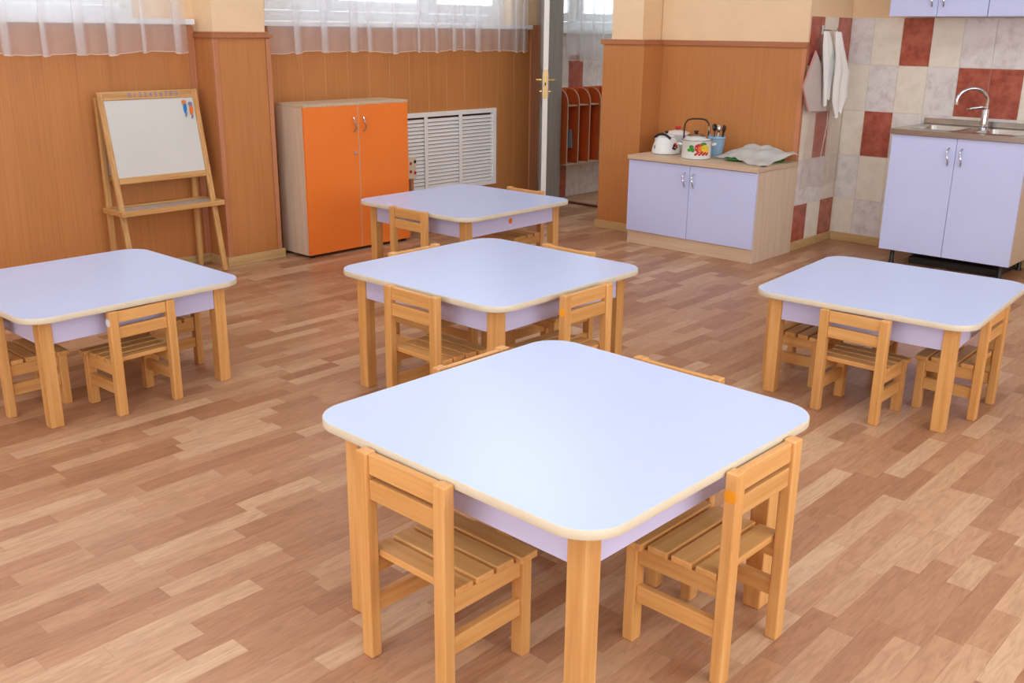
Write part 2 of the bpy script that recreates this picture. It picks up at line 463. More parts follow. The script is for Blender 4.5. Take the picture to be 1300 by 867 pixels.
for r in range(5):
    z0 = r * TH
    if r == 4: z1 = 1.495
    else: z1 = z0 + TH
    for c in range(7):
        y0 = 0.78 + c * 0.21
        mt = 'tile_red' if (r, c) in ((3, 1), (0, 0), (1, 4), (2, 3)) else 'tile_grey'
        tile(wall_cloak, mt, -0.09, -0.085, y0 + g, y0 + 0.21 - g, z0 + g, z1 - g)
struct('wall_cloakroom_end', bx(-0.3, 3.0, 3.1, 3.3, 0, HC), 'ceil', 'plain far end wall of the cloakroom')
struct('wall_cloakroom_side', bx(2.4, 2.6, 1.2, 3.1, 0, HC), 'ceil', 'plain side wall of the cloakroom')

# unseen walls behind the camera, their openings added for the fill lights
wf = bmesh.new()
B(wf, -0.3, 2.2, -8.4, -8.2, 0, HC); B(wf, 7.0, 8.3, -8.4, -8.2, 0, HC); B(wf, 2.2, 7.0, -8.4, -8.2, 0, 0.95); B(wf, 2.2, 7.0, -8.4, -8.2, 2.55, HC)
struct('wall_front', wf, 'peach', 'peach wall behind the camera with a wide opening added for fill light')
wr = bmesh.new(); wall_x(wr, 8.2, 8.4, -8.4, 1.2, [(-6.8, -2.0, 0.95, 2.55)])
struct('wall_right', wr, 'peach', 'peach wall right of the camera with a wide opening added for fill light')

# baseboards
def skirt(name, label, boxes, ax):
    b = bmesh.new()
    for q in boxes: B(b, *q, 0.003)
    return struct(name, b, 'skirt_' + ax, label, 'baseboard')
skirt('baseboard_left', 'pale wooden baseboard along the window wall', [(0.0, 0.016, -8.1, -2.89, 0, 0.062), (0.0, 0.016, -2.441, 0.345, 0, 0.062), (0.226, 0.242, -2.891, -2.44, 0, 0.062), (0.0, 0.2255, -2.891, -2.876, 0, 0.062), (0.0, 0.2255, -2.456, -2.441, 0, 0.062)], 'y')
skirt('baseboard_back', 'pale wooden baseboard along the back wall panelling', [(1.052, 1.466, -0.016, 0.0, 0, 0.062), (1.45, 1.466, 0.0005, 0.234, 0, 0.062), (1.4665, 2.634, 0.234, 0.25, 0, 0.062), (1.052, 1.068, 0.0005, 0.72, 0, 0.062)], 'x')
skirt('baseboard_niche', 'pale wooden baseboard along the tiled niche', [(2.634, 2.65, 0.25, 0.904, 0, 0.062), (2.634, 5.0, 0.9045, 0.92, 0, 0.062)], 'x')

# ------------------------------------------------------------------ windows
def window(name, label, y0, y1, z0, z1, muls, xs, sill, sx1, sill_y):
    w = tag(bpy.data.objects.new(name, None), label, 'window', None, 'structure'); COL.objects.link(w)
    f = bmesh.new(); d0, d1 = xs - 0.06, xs
    B(f, d0, d1, y0, y1, z0, z0 + 0.07, 0.004); B(f, d0, d1, y0, y1, z1 - 0.06, z1, 0.004)
    B(f, d0, d1, y0, y0 + 0.06, z0 + 0.0705, z1 - 0.0605, 0.004); B(f, d0, d1, y1 - 0.06, y1, z0 + 0.0705, z1 - 0.0605, 0.004)
    ys = [y0 + 0.06] + muls + [y1 - 0.06]
    for m_ in muls: B(f, d0, d1, m_ - 0.03, m_ + 0.03, z0 + 0.0705, z1 - 0.0605, 0.004)
    obj('window_frame', f, 'pvc', w)
    for i in range(len(ys) - 1):
        a = ys[i] + (0.03 if i else 0) + 0.002; b = ys[i + 1] - (0.03 if i < len(ys) - 2 else 0) - 0.002
        s = bmesh.new(); e0, e1 = d0 + 0.01, d1 + 0.012; q0, q1 = z0 + 0.073, z1 - 0.063
        B(s, e0, e1, a, b, q0, q0 + 0.075, 0.005); B(s, e0, e1, a, b, q1 - 0.075, q1, 0.005)
        B(s, e0, e1, a, a + 0.07, q0 + 0.0755, q1 - 0.0755, 0.005); B(s, e0, e1, b - 0.07, b, q0 + 0.0755, q1 - 0.0755, 0.005)
        sh = obj('sash', s, 'pvc', w)
        obj('pane', bx(d0 + 0.03, d0 + 0.036, a + 0.06, b - 0.06, q0 + 0.065, q1 - 0.065), 'pane', sh)
    obj('window_sill', bx(xs + 0.0005, sx1, sill_y[0], sill_y[1], sill, sill + 0.034, 0.004), 'pvc', w)
    return w
window('window_1', 'white framed window above the easel behind a sheer curtain', -5.3, -3.2, 1.565, 2.6, [-4.25], -0.12, 1.53, 0.06, (-5.4, -2.89))
window('window_2', 'white framed window above the orange cabinet behind a sheer curtain', -2.32, 0.12, 1.565, 2.6, [-1.72, -0.75], -0.12, 1.528, 0.06, (-2.44, 0.315))
window('window_3', 'white framed cloakroom window seen through the doorway', 0.85, 2.6, 1.53, 2.6, [1.19, 1.9], -0.19, 1.497, -0.04, (0.81, 2.7))

# ------------------------------------------------------------------ curtains
def curtain(label, y0, y1, xc, z0, z1, waves, seed):
    rnd = random.Random(seed)
    t = thing('curtain', label, 'curtain', (xc, y0, z0))
    W = y1 - y0; nz = 10
    path = [(0.0, 0.0)]
    y = 0.02
    while y < W - 0.12:
        gap = W / waves * (0.45 + 0.9 * rnd.random()); f = 0.025 + 0.05 * rnd.random()
        y2 = min(W - 0.1, y + gap)
        k = 6
        for q in range(1, k + 1): path.append((y + (y2 - y) * q / k, 0.012 * math.sin(PI * q / k)))
        # pleat: forward, back and forward again
        path += [(y2 + f * 0.6, 0.008), (y2 + f, 0.016), (y2 + f * 0.8, 0.024), (y2 + f * 0.2, 0.022), (y2, 0.028), (y2 + f * 0.2, 0.036), (y2 + f * 0.9, 0.030)]
        y = y2 + f * 1.05
    path.append((W, 0.0))
    n = len(path) - 1
    def grid(za, zb, m, name, mat, dx=0.0):
        bm = bmesh.new(); vv = []
        for j in range(m + 1):
            row = []
            for i in range(n + 1):
                yy, xo = path[i]; v = j / m
                z = za + (zb - za) * v
                sag = 0.006 * math.sin(yy * 5.1 + seed) + 0.005 * math.sin(yy * 13 + 2 * seed) - 0.25 * xo
                t_ = 1 - z / (z1 - z0)
                row.append(bm.verts.new((xo * (0.6 + 0.6 * t_), yy + 0.012 * t_ * math.sin(yy * 9), z + sag * t_)))
            vv.append(row)
        for j in range(m):
            for i in range(n):
                bm.faces.new((vv[j][i], vv[j][i + 1], vv[j + 1][i + 1], vv[j + 1][i]))
        return obj(name, bm, mat, t, smooth=True)
    grid(0.007, z1 - z0, nz, 'sheer_fabric', 'tulle')
    grid(0.0, 0.0068, 1, 'hem', 'hem')
    return t
curtain('sheer white curtain hanging over the window above the easel', -5.3, -2.975, 0.085, 1.362, 2.66, 16, 3)
curtain('sheer white curtain hanging over the window above the orange cabinet', -2.375, 0.235, 0.085, 1.358, 2.66, 17, 5)
curtain('sheer curtain hanging on the cloakroom window behind the doorway', 0.84, 2.6, 0.0, 1.262, 2.66, 9, 8)
struct('trim_7', bx(-0.02, 0.12, -5.5, -2.9, 2.665, 2.70), 'white', 'white ceiling rail of the curtain above the easel', 'trim')
struct('trim_8', bx(-0.02, 0.12, -2.44, 0.4, 2.665, 2.70), 'white', 'white ceiling rail of the curtain above the cabinet', 'trim')
struct('trim_9', bx(-0.09, 0.04, 0.82, 2.7, 2.665, 2.70), 'white', 'white ceiling rail of the cloakroom curtain', 'trim')

# ------------------------------------------------------------------ open door
door = tag(bpy.data.objects.new('door_1', None), 'white edged grey door standing half open into the playroom', 'door', None, 'structure'); COL.objects.link(door)
door.location = (0.055, 0.5, 0); door.rotation_euler = (0, 0, -math.radians(48))
obj('leaf', bx(0.0, 0.845, -0.04, 0.0, 0.015, 2.07, 0.002), 'doorgrey', door)
obj('edge_strip', bx(0.8455, 0.849, -0.04, 0.0, 0.015, 2.07), 'doorwhite', door)
for z0, z1 in ((0.2, 0.95), (1.2, 1.9)):
    mo = bmesh.new()
    for s, y in ((1, 0.0005), (-1, -0.0405)):
        ya, yb = (y, y + 0.008) if s > 0 else (y - 0.008, y)
        B(mo, 0.13, 0.71, ya, yb, z0, z0 + 0.03); B(mo, 0.13, 0.71, ya, yb, z1 - 0.03, z1)
        B(mo, 0.13, 0.16, ya, yb, z0, z1); B(mo, 0.68, 0.71, ya, yb, z0, z1)
    obj('moulding', mo, 'doorgrey', door)
obj('lock_plate', bx(0.8492, 0.852, -0.032, -0.008, 1.0, 1.22, 0.001), 'brass', door)
obj('keyhole', bx(0.8522, 0.8528, -0.025, -0.015, 1.10, 1.125), 'dark', door)
for s in (1, -1):
    y = 0.001 if s > 0 else -0.041
    h = bmesh.new()
    tube(h, [(0.795, y, 1.14), (0.795, y + s * 0.045, 1.14), (0.785, y + s * 0.052, 1.14), (0.69, y + s * 0.052, 1.138)], 0.0085, 10)
    hd = obj('handle', h, 'brass', door, smooth='auto')
    pl = bmesh.new(); ya, yb = (y, y + 0.006) if s > 0 else (y - 0.006, y)
    B(pl, 0.775, 0.815, ya, yb, 1.0, 1.2, 0.002)
    obj('handle_plate', pl, 'brass', hd)
    kn = bmesh.new(); tube(kn, [(0.795, y, 1.05), (0.795, y + s * 0.025, 1.05)], 0.009, 10)
    obj('thumb_turn', kn, 'brass', hd, smooth='auto')

# ------------------------------------------------------------------ cloakroom lockers
lk = thing('cubby_locker', 'orange open coat lockers with rounded dividers behind the doorway', 'locker', (-0.083, 0.775, 0.34))
LD = 0.155
obj('back_panel', bx(0.0, 0.014, 0.0, 1.20, 0, 0.68), 'locker_orange', lk)
def divider_poly():
    pts = [(0.0145, 0.0), (LD, 0.0), (LD, 0.55)]
    for k in range(1, 9):
        a = k / 8 * PI / 2
        pts.append((LD - 0.11 * (1 - math.cos(a)), 0.55 + 0.12 * math.sin(a)))
    pts.append((0.0145, 0.67))
    return pts
for k in range(8):
    y = 0.02 + k * 0.163
    d = obj('divider', prism(bmesh.new(), divider_poly(), lambda a, b, c: (a, c, b), 0.0, 0.012), 'locker_orange', lk, loc=(0, y, 0))
    pe = divider_poly()[1:-1]
    eb = bmesh.new()
    for (a, b) in zip(pe, pe[1:]):
        v = [(a[0], 0.0, a[1]), (b[0], 0.0, b[1])]
        n = Vector((b[1] - a[1], 0, -(b[0] - a[0]))).normalized() * 0.0022
        q = [bm_ for bm_ in (Vector(v[0]), Vector(v[1]), Vector(v[1]) + n, Vector(v[0]) + n)]
        vs = [eb.verts.new((p.x, yy, p.z)) for yy in (-0.0005, 0.0125) for p in q]
        for f in ((0, 1, 2, 3), (7, 6, 5, 4), (0, 4, 5, 1), (2, 6, 7, 3), (1, 5, 6, 2), (0, 3, 7, 4)): eb.faces.new([vs[i] for i in f])
    obj('edge_strip', eb, 'lockedge', d)
for k in range(7):
    y = 0.033 + k * 0.163
    sh = obj('shelf', bx(0.0145, LD - 0.015, y, y + 0.149, 0.52, 0.532), 'lockedge', lk)
    obj('hook', tube(bmesh.new(), [(0.0145, y + 0.074, 0.47), (0.05, y + 0.074, 0.465), (0.06, y + 0.074, 0.49)], 0.004, 6), 'dark', lk)
fl = bmesh.new(); B(fl, 0.0145, LD - 0.01, 0.02, 1.17, -0.014, -0.0005); obj('bottom_board', fl, 'lockedge', lk)
gm = bmesh.new(); vv = []
for j in range(9):
    row = []
    for i in range(9):
        u = i / 8; v = j / 8
        w = 0.03 + 0.075 * (1 - v) ** 0.5
        row.append(gm.verts.new((0.05 + 0.03 * math.cos(u * 9), (u - 0.5) * w, 0.06 + 0.17 * v)))
    vv.append(row)
for j in range(8):
    for i in range(8): gm.faces.new((vv[j][i], vv[j][i + 1], vv[j + 1][i + 1], vv[j + 1][i]))
gmo = obj('garment', gm, soft('denim', (120, 132, 156), 0.9), None, smooth=True, loc=(-0.025, 0.875, 0.42))
tag(gmo, 'small bluish garment hanging inside the first orange locker', 'garment')

# ------------------------------------------------------------------ radiator grille
gr = thing('radiator_grille', 'pale slatted radiator screen on the wall beside the orange cabinet', 'radiator cover', (0.0, -1.72, 0.25))
GW, GH = 1.62, 0.64
f = bmesh.new()
B(f, 0.001, 0.03, 0, GW, 0, 0.035, 0.002); B(f, 0.001, 0.03, 0, GW, GH - 0.035, GH, 0.002)
B(f, 0.001, 0.03, 0, 0.04, 0.0355, GH - 0.0355, 0.002); B(f, 0.001, 0.03, GW - 0.045, GW, 0.0355, GH - 0.0355, 0.002)
obj('frame', f, 'grille', gr)
for y in (0.40, 0.787, 1.172):
    obj('divider', bx(0.0275, 0.034, y, y + 0.036, 0.0355, GH - 0.0355, 0.002), 'grille', gr)
obj('dark_backing', bx(0.001, 0.003, 0.04, GW - 0.045, 0.036, GH - 0.036), 'dark', gr)
ns = 19
for k in range(ns):
    z = 0.05 + k * (GH - 0.085) / ns
    s = bmesh.new()
    c, sn = math.cos(0.62), math.sin(0.62)
    obox(s, (0.0155, 0, z), (c, 0, sn), (0, 1, 0), (-sn, 0, c), -0.0022, 0.0022, 0.041, GW - 0.046, -0.0135, 0.0135)
    obj('slat', s, 'grille', gr)

# ------------------------------------------------------------------ handles
def bow_handle(name, parent, x, y, z, h, axis, mat='chrome'):
    """vertical bow handle; axis = outward normal"""
    pts = []
    for k in range(9):
        t = k / 8
        o_ = 0.026 * math.sin(PI * t) ** 0.6
        w = 0.006 * math.sin(2 * PI * t)
        if axis == 'y-': pts.append((x + w, y - o_, z + h * (t - 0.5)))
        else: pts.append((x + o_, y + w, z + h * (t - 0.5)))
    return obj(name, tube(bmesh.new(), pts, 0.0052, 8), mat, parent, smooth='auto')

# ------------------------------------------------------------------ orange cabinet
oc = thing('orange_cabinet', 'tall cream cabinet with two orange doors against the window wall', 'cabinet', (0.105, -2.367, 0))
ow, od, oh = 0.918, 0.317, 1.034
b = bmesh.new()
B(b, 0, od - 0.018, 0, 0.018, 0.02, oh - 0.019, 0.001); B(b, 0, od - 0.018, ow - 0.018, ow, 0.02, oh - 0.019, 0.001)
B(b, 0, 0.006, 0.0185, ow - 0.0185, 0.02, oh - 0.02); B(b, 0.0065, od - 0.018, 0.0185, ow - 0.0185, 0.03, 0.048)
B(b, 0.0065, od - 0.04, 0.0185, ow - 0.0185, 0.5, 0.516)
obj('body', b, 'cream', oc)
obj('top_panel', bx(0, od, 0, ow, oh - 0.018, oh, 0.001), 'creamtop', oc)
for k in range(2):
    y0 = 0.002 + k * (ow / 2); y1 = y0 + ow / 2 - 0.006
    d = obj('door', bx(od - 0.0175, od, y0, y1, 0.022, oh - 0.0185, 0.0012), 'orange', oc)
    yh = y1 - 0.04 if k == 0 else y0 + 0.04
    bow_handle('handle', d, od + 0.0005, yh, 0.885, 0.1, 'x')
    obj('edge_strip', bx(od - 0.017, od - 0.0005, (y1 + 0.0001) if k == 0 else (y0 - 0.0015), (y1 + 0.0018) if k == 0 else (y0 - 0.0001), 0.022, oh - 0.0185), 'edge', d)
    if k == 0:
        kn = bmesh.new(); tube(kn, [(od, yh + 0.005, 0.69), (od + 0.006, yh + 0.005, 0.69), (od + 0.012, yh + 0.005, 0.69)], [0.012, 0.012, 0.008], 14)
        obj('lock', kn, 'chrome', d, smooth='auto')
for (xx, yy) in ((0.03, 0.03), (od - 0.05, 0.03), (0.03, ow - 0.05), (od - 0.05, ow - 0.05)):
    obj('foot', bx(xx, xx + 0.025, yy, yy + 0.025, 0, 0.0198), 'black', oc)

# painted chair tucked behind the orange cabinet
pc = thing('painted_chair', 'brown chair with flower painted cream back behind the orange cabinet', 'chair', (0.20, -1.255, 0))
PB = M['trimwood']
for (xx, yy, hh) in ((-0.12, -0.13, 0.56), (-0.12, 0.10, 0.56), (0.10, -0.13, 0.27), (0.10, 0.10, 0.27)):
    obj('leg', bx(xx, xx + 0.028, yy, yy + 0.03, 0, hh, 0.003), PB, pc)
obj('seat', bx(-0.13, 0.15, -0.14, 0.14, 0.2705, 0.288, 0.004), PB, pc)
pb = obj('backrest', bx(-0.0915, -0.08, -0.15, 0.15, 0.40, 0.57, 0.004), 'edge', pc)
for k in range(14):
    yy = -0.135 + 0.045 * (k % 7); zz = 0.445 + 0.075 * (k // 7) + 0.012 * (k % 2)
    fl = bmesh.new()
    lathe(fl, [(0.013, 0), (0.013, 0.0015)], 10, cap1=True)
    fl.transform(Matrix.Translation((-0.0798, yy, zz)) @ Matrix.Rotation(PI / 2, 4, 'Y'))
    obj('painted_flower', fl, ('red', 'dark', 'red')[k % 3], pb)

# ------------------------------------------------------------------ easel
ez_ = thing('easel', 'wooden childrens easel with white board and shelf by the window wall', 'easel', (0, 0, 0))
foot = Vector((0.335, 0, 0)); topx = Vector((0.118, 0, 1.145)); dv = (topx - foot); LN = dv.length; dv.normalize()
nv = Vector((dv.z, 0, -dv.x))
YL, YR = -3.60, -2.952
def epart(name, y0, y1, s0, s1, n0, n1, mat, bev=0.003, parent=ez_):
    bm = bmesh.new(); obox(bm, (foot.x, 0, foot.z), tuple(nv), (0, 1, 0), tuple(dv), n0, n1, y0, y1, s0, s1, bev)
    return obj(name, bm, mat, parent)
epart('front_leg', YL, YL + 0.034, 0.008, LN, -0.02, 0.0, 'pine_z')
epart('front_leg', YR - 0.034, YR, 0.008, LN, -0.02, 0.0, 'pine_z')
tr_ = epart('top_rail', YL + 0.0345, YR - 0.0345, LN - 0.05, LN, -0.02, 0.0, 'pine_y')
epart('bottom_rail', YL + 0.0345, YR - 0.0345, 0.622, 0.66, -0.02, 0.0, 'pine_y')
wbd = epart('white_board', YL + 0.035, YR - 0.035, 0.6605, LN - 0.0505, -0.014, -0.006, 'board', 0.0)
for yy in (-3.575, -2.99):
    obj('rear_leg', bx(0.05, 0.072, yy - 0.017, yy + 0.017, 0, 1.11, 0.003), 'pine_z', ez_)
obj('rear_rail', bx(0.053, 0.07, -3.557, -3.008, 1.06, 1.10, 0.003), 'pine_y', ez_)
obj('rear_rail', bx(0.053, 0.07, -3.557, -3.008, 0.615, 0.65, 0.003), 'pine_y', ez_)
obj('rear_board', bx(0.056, 0.064, -3.557, -3.008, 0.6505, 1.0595), 'board', ez_)
sf = bmesh.new()
B(sf, 0.073, 0.094, YL - 0.02, YR + 0.02, 0.432, 0.462, 0.002); B(sf, 0.295, 0.318, YL - 0.02, YR + 0.02, 0.432, 0.462, 0.002)
B(sf, 0.0945, 0.2945, YL - 0.02, YL - 0.001, 0.432, 0.462, 0.002); B(sf, 0.0945, 0.2945, YR + 0.001, YR + 0.02, 0.432, 0.462, 0.002)
sh = obj('shelf', sf, 'pine_y', ez_)
obj('shelf_panel', bx(0.0945, 0.2945, YL - 0.0008, YR + 0.0008, 0.442, 0.450), 'shelf_lam', sh)
hinge = bmesh.new()
for yy in (-3.5, -3.06): B(hinge, 0.072, 0.118, yy - 0.015, yy + 0.015, 1.09, 1.098)
obj('hinge', hinge, 'chrome', ez_)
fc = bpy.data.curves.new('digits', 'FONT'); fc.body = '0 1 2 3 4 5 6 7 8 9'; fc.size = 0.042; fc.extrude = 0.0004; fc.align_x = 'CENTER'; fc.align_y = 'CENTER'
fo = bpy.data.objects.new('tmp', fc); COL.objects.link(fo)
bpy.context.view_layer.update()
me = bpy.data.meshes.new_from_object(fo.evaluated_get(bpy.context.evaluated_depsgraph_get()))
bpy.data.objects.remove(fo)
xs_ = [v.co.x for v in me.vertices]; kx = 0.325 / (max(xs_) - min(xs_))
o = bpy.data.objects.new('printed_digits', me); me.materials.append(M['digit']); COL.objects.link(o); o.parent = tr_
cpos = foot + dv * (LN - 0.025) + nv * 0.0008 + Vector((0, -3.25, 0))
ex = Vector((0, 1, 0)); 
o.matrix_local = Matrix(((0, dv.x, nv.x, cpos.x), (kx, 0, 0, cpos.y), (0, dv.z, nv.z, cpos.z), (0, 0, 0, 1)))
def magnet(label, y, z, body, head):
    s = (z) / dv.z
    p = foot + dv * s - nv * 0.0055 + Vector((0, y, 0))
    t = thing('parrot_magnet', label, 'magnet', tuple(p), 0, 'bird magnets on the easel board')
    def blob(name, poly, mat, th0, th1, parent):
        return obj(name, prism(bmesh.new(), poly, lambda a, b, c: tuple(nv * c + dv * b + Vector((0, a, 0))), th0, th1), mat, parent)
    ell = lambda cx, cz, rx, rz, n=14, rot=0.0: [(cx + rx * math.cos(q) * math.cos(rot) - rz * math.sin(q) * math.sin(rot), cz + rx * math.cos(q) * math.sin(rot) + rz * math.sin(q) * math.cos(rot)) for q in [2 * PI * k / n for k in range(n)]]
    bd = blob('body', ell(0, 0, 0.0105, 0.036, rot=-0.12), body, 0.0, 0.007, t)
    blob('head', ell(-0.002, 0.034, 0.013, 0.013), head, 0.0005, 0.0085, t)
    blob('beak', [(-0.012, 0.032), (-0.02, 0.022), (-0.01, 0.022)], 'yellow', 0.001, 0.007, t)
    blob('wing', ell(0.004, -0.004, 0.005, 0.024, rot=-0.12), 'blue' if body == 'blue' else 'fruit_or', 0.0072, 0.0095, bd)
    blob('tail', [(0.0, -0.03), (-0.008, -0.056), (0.003, -0.055), (0.008, -0.03)], 'digit', 0.0005, 0.005, t)
    return t
magnet('blue bird magnet near the top right of the white easel board', -3.052, 1.035, 'blue', 'fruit_or')
magnet('red bird magnet with blue head at the right edge of the easel board', -3.012, 1.022, 'fruit_or', 'digit')

# ------------------------------------------------------------------ tables
def rsq(sx, sy, r, n=10):
    pts = []
    for (cx, cy, a0) in ((sx / 2 - r, sy / 2 - r, 0), (-sx / 2 + r, sy / 2 - r, PI / 2), (-sx / 2 + r, -sy / 2 + r, PI), (sx / 2 - r, -sy / 2 + r, 1.5 * PI)):
        for k in range(n + 1):
            a = a0 + PI / 2 * k / n
            pts.append((cx + r * math.cos(a), cy + r * math.sin(a)))
    return pts
def table(label, x, y, rz, sx, sy, h):
    t = thing('square_table', label, 'table', (x, y, 0), math.radians(rz), 'lavender topped play tables')
    th = 0.023; r = 0.105
    obj('tabletop', prism(bmesh.new(), rsq(sx - 0.005, sy - 0.005, r - 0.0025), lambda a, b, c: (a, b, c), h - th + 0.0005, h), 'lavtop', t)
    e = bmesh.new()
    prof = [(0.0, h - th + 0.002), (0.0, h - 0.002), (0.0012, h - 0.0002), (0.0024, h - 0.0002), (0.0024, h - th), (0.0012, h - th)]
    rings = [[e.verts.new((a, b, z)) for (a, b) in rsq(sx - 2 * d, sy - 2 * d, r - d)] for d, z in prof]
    n = len(rings[0])
    for q, w in zip(rings, rings[1:] + rings[:1]):
        for k in range(n): e.faces.new((q[k], q[(k + 1) % n], w[(k + 1) % n], w[k]))
    obj('edge_band', e, 'edge', t, smooth='auto')
    ins = 0.069; lw = 0.052
    X, Y = sx / 2 - ins, sy / 2 - ins
    lm = bx(0, lw, 0, lw, 0, h - th, 0.003)
    me = bpy.data.meshes.new('leg'); bmesh.ops.recalc_face_normals(lm, faces=lm.faces); lm.to_mesh(me); lm.free(); me.materials.append(M['beech_z'])
    for (a, b) in ((-X, -Y), (X - lw, -Y), (-X, Y - lw), (X - lw, Y - lw)):
        link_mesh('leg', me, t, (a, b, 0))
    az0, az1 = h - th - 0.105, h - th - 0.0005
    i_ = 0.008
    obj('apron', bx(-X + lw + 0.0005, X - lw - 0.0005, -Y + i_, -Y + i_ + 0.016, az0, az1, 0.001), 'apron', t)
    obj('apron', bx(-X + lw + 0.0005, X - lw - 0.0005, Y - i_ - 0.016, Y - i_, az0, az1, 0.001), 'apron', t)
    obj('apron', bx(-X + i_, -X + i_ + 0.016, -Y + lw + 0.0005, Y - lw - 0.0005, az0, az1, 0.001), 'apron', t)
    obj('apron', bx(X - i_ - 0.016, X - i_, -Y + lw + 0.0005, Y - lw - 0.0005, az0, az1, 0.001), 'apron', t)
    return t, X, i_, h
table('nearest and tallest square table with white top in the foreground', 4.4264, -4.4668, -0.8, 0.945, 0.9624, 0.5713)
table('square white topped table in the middle, directly behind the nearest table', 3.0496, -3.311, 0.64, 0.9605, 0.9651, 0.5361)
table('low square table with white top in front of the kitchen sink', 4.3257, -2.0982, 3.76, 0.9111, 0.9362, 0.4641)
tT, tX, tI, tH = table('farthest square table, in front of the orange cabinet and grille', 1.6727, -2.1085, 0.94, 0.949, 0.9576, 0.5314)
table('low square table at the left edge in front of the easel', 1.7681, -4.4945, 0.9, 0.9366, 0.9501, 0.4666)
st = bmesh.new(); lathe(st, [(0.017, 0), (0.017, 0.001)], 18, cap1=True)
st.transform(Matrix.Translation((tX - tI + 0.0002, -0.03, tH - 0.075)) @ Matrix.Rotation(PI / 2, 4, 'Y'))
obj('round_sticker', st, 'fruit_or', tT)

# ------------------------------------------------------------------ chairs
def make_chair(W, D, H, S):
    """faces +y, rear at -D/2, origin on the floor"""
    t = thing('wooden_chair', '', 'chair', (0, 0, 0), 0, 'small slatted wooden chairs')
    p = 0.038; q = 0.033
    for s in (-1, 1):
        x0, x1 = (-W / 2, -W / 2 + p) if s < 0 else (W / 2 - p, W / 2)
        obj('back_post', bx(x0, x1, -D / 2, -D / 2 + q, 0, H, 0.004), 'beech_z', t)
        obj('front_leg', bx(x0, x1, D / 2 - q, D / 2, 0, S - 0.019, 0.003), 'beech_z', t)
        a, b = (x0 + 0.008, x0 + 0.028) if s < 0 else (x1 - 0.028, x1 - 0.008)
        obj('seat_rail', bx(a, b, -D / 2 + q + 0.0003, D / 2 - q - 0.0003, S - 0.066, S - 0.019, 0.002), 'beech_y', t)
        zc = 0.5 * S - 0.005
        obj('stretcher', bx(a, b, -D / 2 + q + 0.0003, D / 2 - q - 0.0003, zc - 0.024, zc + 0.024, 0.002), 'beech_y', t)
    obj('front_rail', bx(-W / 2 + p, W / 2 - p, D / 2 - 0.03, D / 2 - 0.012, S - 0.06, S - 0.019, 0.002), 'beech_x', t)
    n = 4
    y0 = -D / 2 + q + 0.003; y1 = D / 2 + 0.018
    pit = (y1 - y0) / n
    for k in range(n):
        e = 0.012 if k == n - 1 else -0.002
        obj('seat_slat', bx(-W / 2 - e, W / 2 + e, y0 + k * pit, y0 + (k + 1) * pit - 0.011, S - 0.0185, S, 0.003), 'beech_x', t)
    hr = 0.052 if H > 0.5 else 0.047
    gap = 0.013 if H > 0.5 else 0.019
    for z1 in (H - 0.004, H - 0.004 - hr - gap):
        obj('back_rail', bx(-W / 2 + p + 0.0003, W / 2 - p - 0.0003, -D / 2 + 0.009, -D / 2 + 0.029, z1 - hr, z1, 0.002), 'beech_x', t)
    return t
def sticker(t, W, D, z, mat):
    s = bmesh.new(); lathe(s, [(0.0165, 0), (0.0165, 0.0008)], 18, cap1=True)
    s.transform(Matrix.Translation((-W / 2 - 0.0001, -D / 2 + 0.016, z)) @ Matrix.Rotation(-PI / 2, 4, 'Y'))
    obj('sticker', s, mat, t)
BIG = (0.305, 0.298, 0.563, 0.295)
MID = (0.302, 0.285, 0.545, 0.285)
SML = (0.290, 0.258, 0.440, 0.235)
protos = {}
def chair(kind, x, y, face, label, tilt=0.0):
    """x, y: centre of the rear outer plane; face: viewing direction of the chair"""
    rz = {'+y': 0, '-x': PI / 2, '-y': PI, '+x': -PI / 2}[face] + math.radians(tilt)
    W, D, H, S = kind
    c = Vector((x, y)) + Vector((-math.sin(rz), math.cos(rz))) * D / 2
    if kind not in protos:
        t = make_chair(*kind); protos[kind] = t
        t.location = (c.x, c.y, 0); t.rotation_euler = (0, 0, rz); t['label'] = label
    else:
        t = dup(protos[kind], (c.x, c.y, 0), rz, label)
    return t
chair(BIG, 4.352, -4.984, '+y', 'nearest wooden chair, its back to the camera at the front left of the nearest table')
c_ = chair(BIG, 4.937, -4.326, '-x', 'wooden chair with orange sticker at the right side of the nearest table', -0.8); sticker(c_, *BIG[:2], 0.505, 'sticker')
chair(BIG, 4.412, -3.915, '-y', 'wooden chair mostly hidden behind the far right edge of the nearest table')
chair(BIG, 3.890, -4.294, '+x', 'wooden chair mostly hidden between the nearest and the middle table')
chair(MID, 3.128, -3.862, '+y', 'wooden chair with its back to the camera at the left of the middle table')
c_ = chair(MID, 3.612, -3.338, '-x', 'wooden chair with orange sticker at the right side of the middle table'); sticker(c_, *MID[:2], 0.478, 'sticker')
chair(MID, 3.047, -2.772, '-y', 'wooden chair hidden behind the far right edge of the middle table')
chair(MID, 2.530, -3.308, '+x', 'wooden chair between the middle table and the farthest table')
chair(MID, 1.742, -2.645, '+y', 'wooden chair at the farthest table in front of the orange cabinet')
chair(MID, 1.696, -1.568, '-y', 'wooden chair behind the farthest table, near the open door')
chair(SML, 4.3685, -2.587, '+y', 'small wooden chair with its back to the camera at the table by the sink')
chair(SML, 4.780, -2.106, '-x', 'small wooden chair at the right side of the table by the sink', 2)
chair(SML, 3.862, -2.210, '+x', 'small wooden chair pushed in at the left side of the table by the sink', 2)
chair(SML, 4.33, -1.660, '-y', 'small wooden chair pushed under the far side of the table by the sink', 3)
c_ = chair(SML, 2.237, -4.502, '-x', 'small wooden chair with white sticker at the right side of the leftmost table', 3); sticker(c_, *SML[:2], 0.395, 'white')
chair(SML, 1.800, -4.965, '+y', 'small wooden chair at the left edge, front side of the leftmost table')
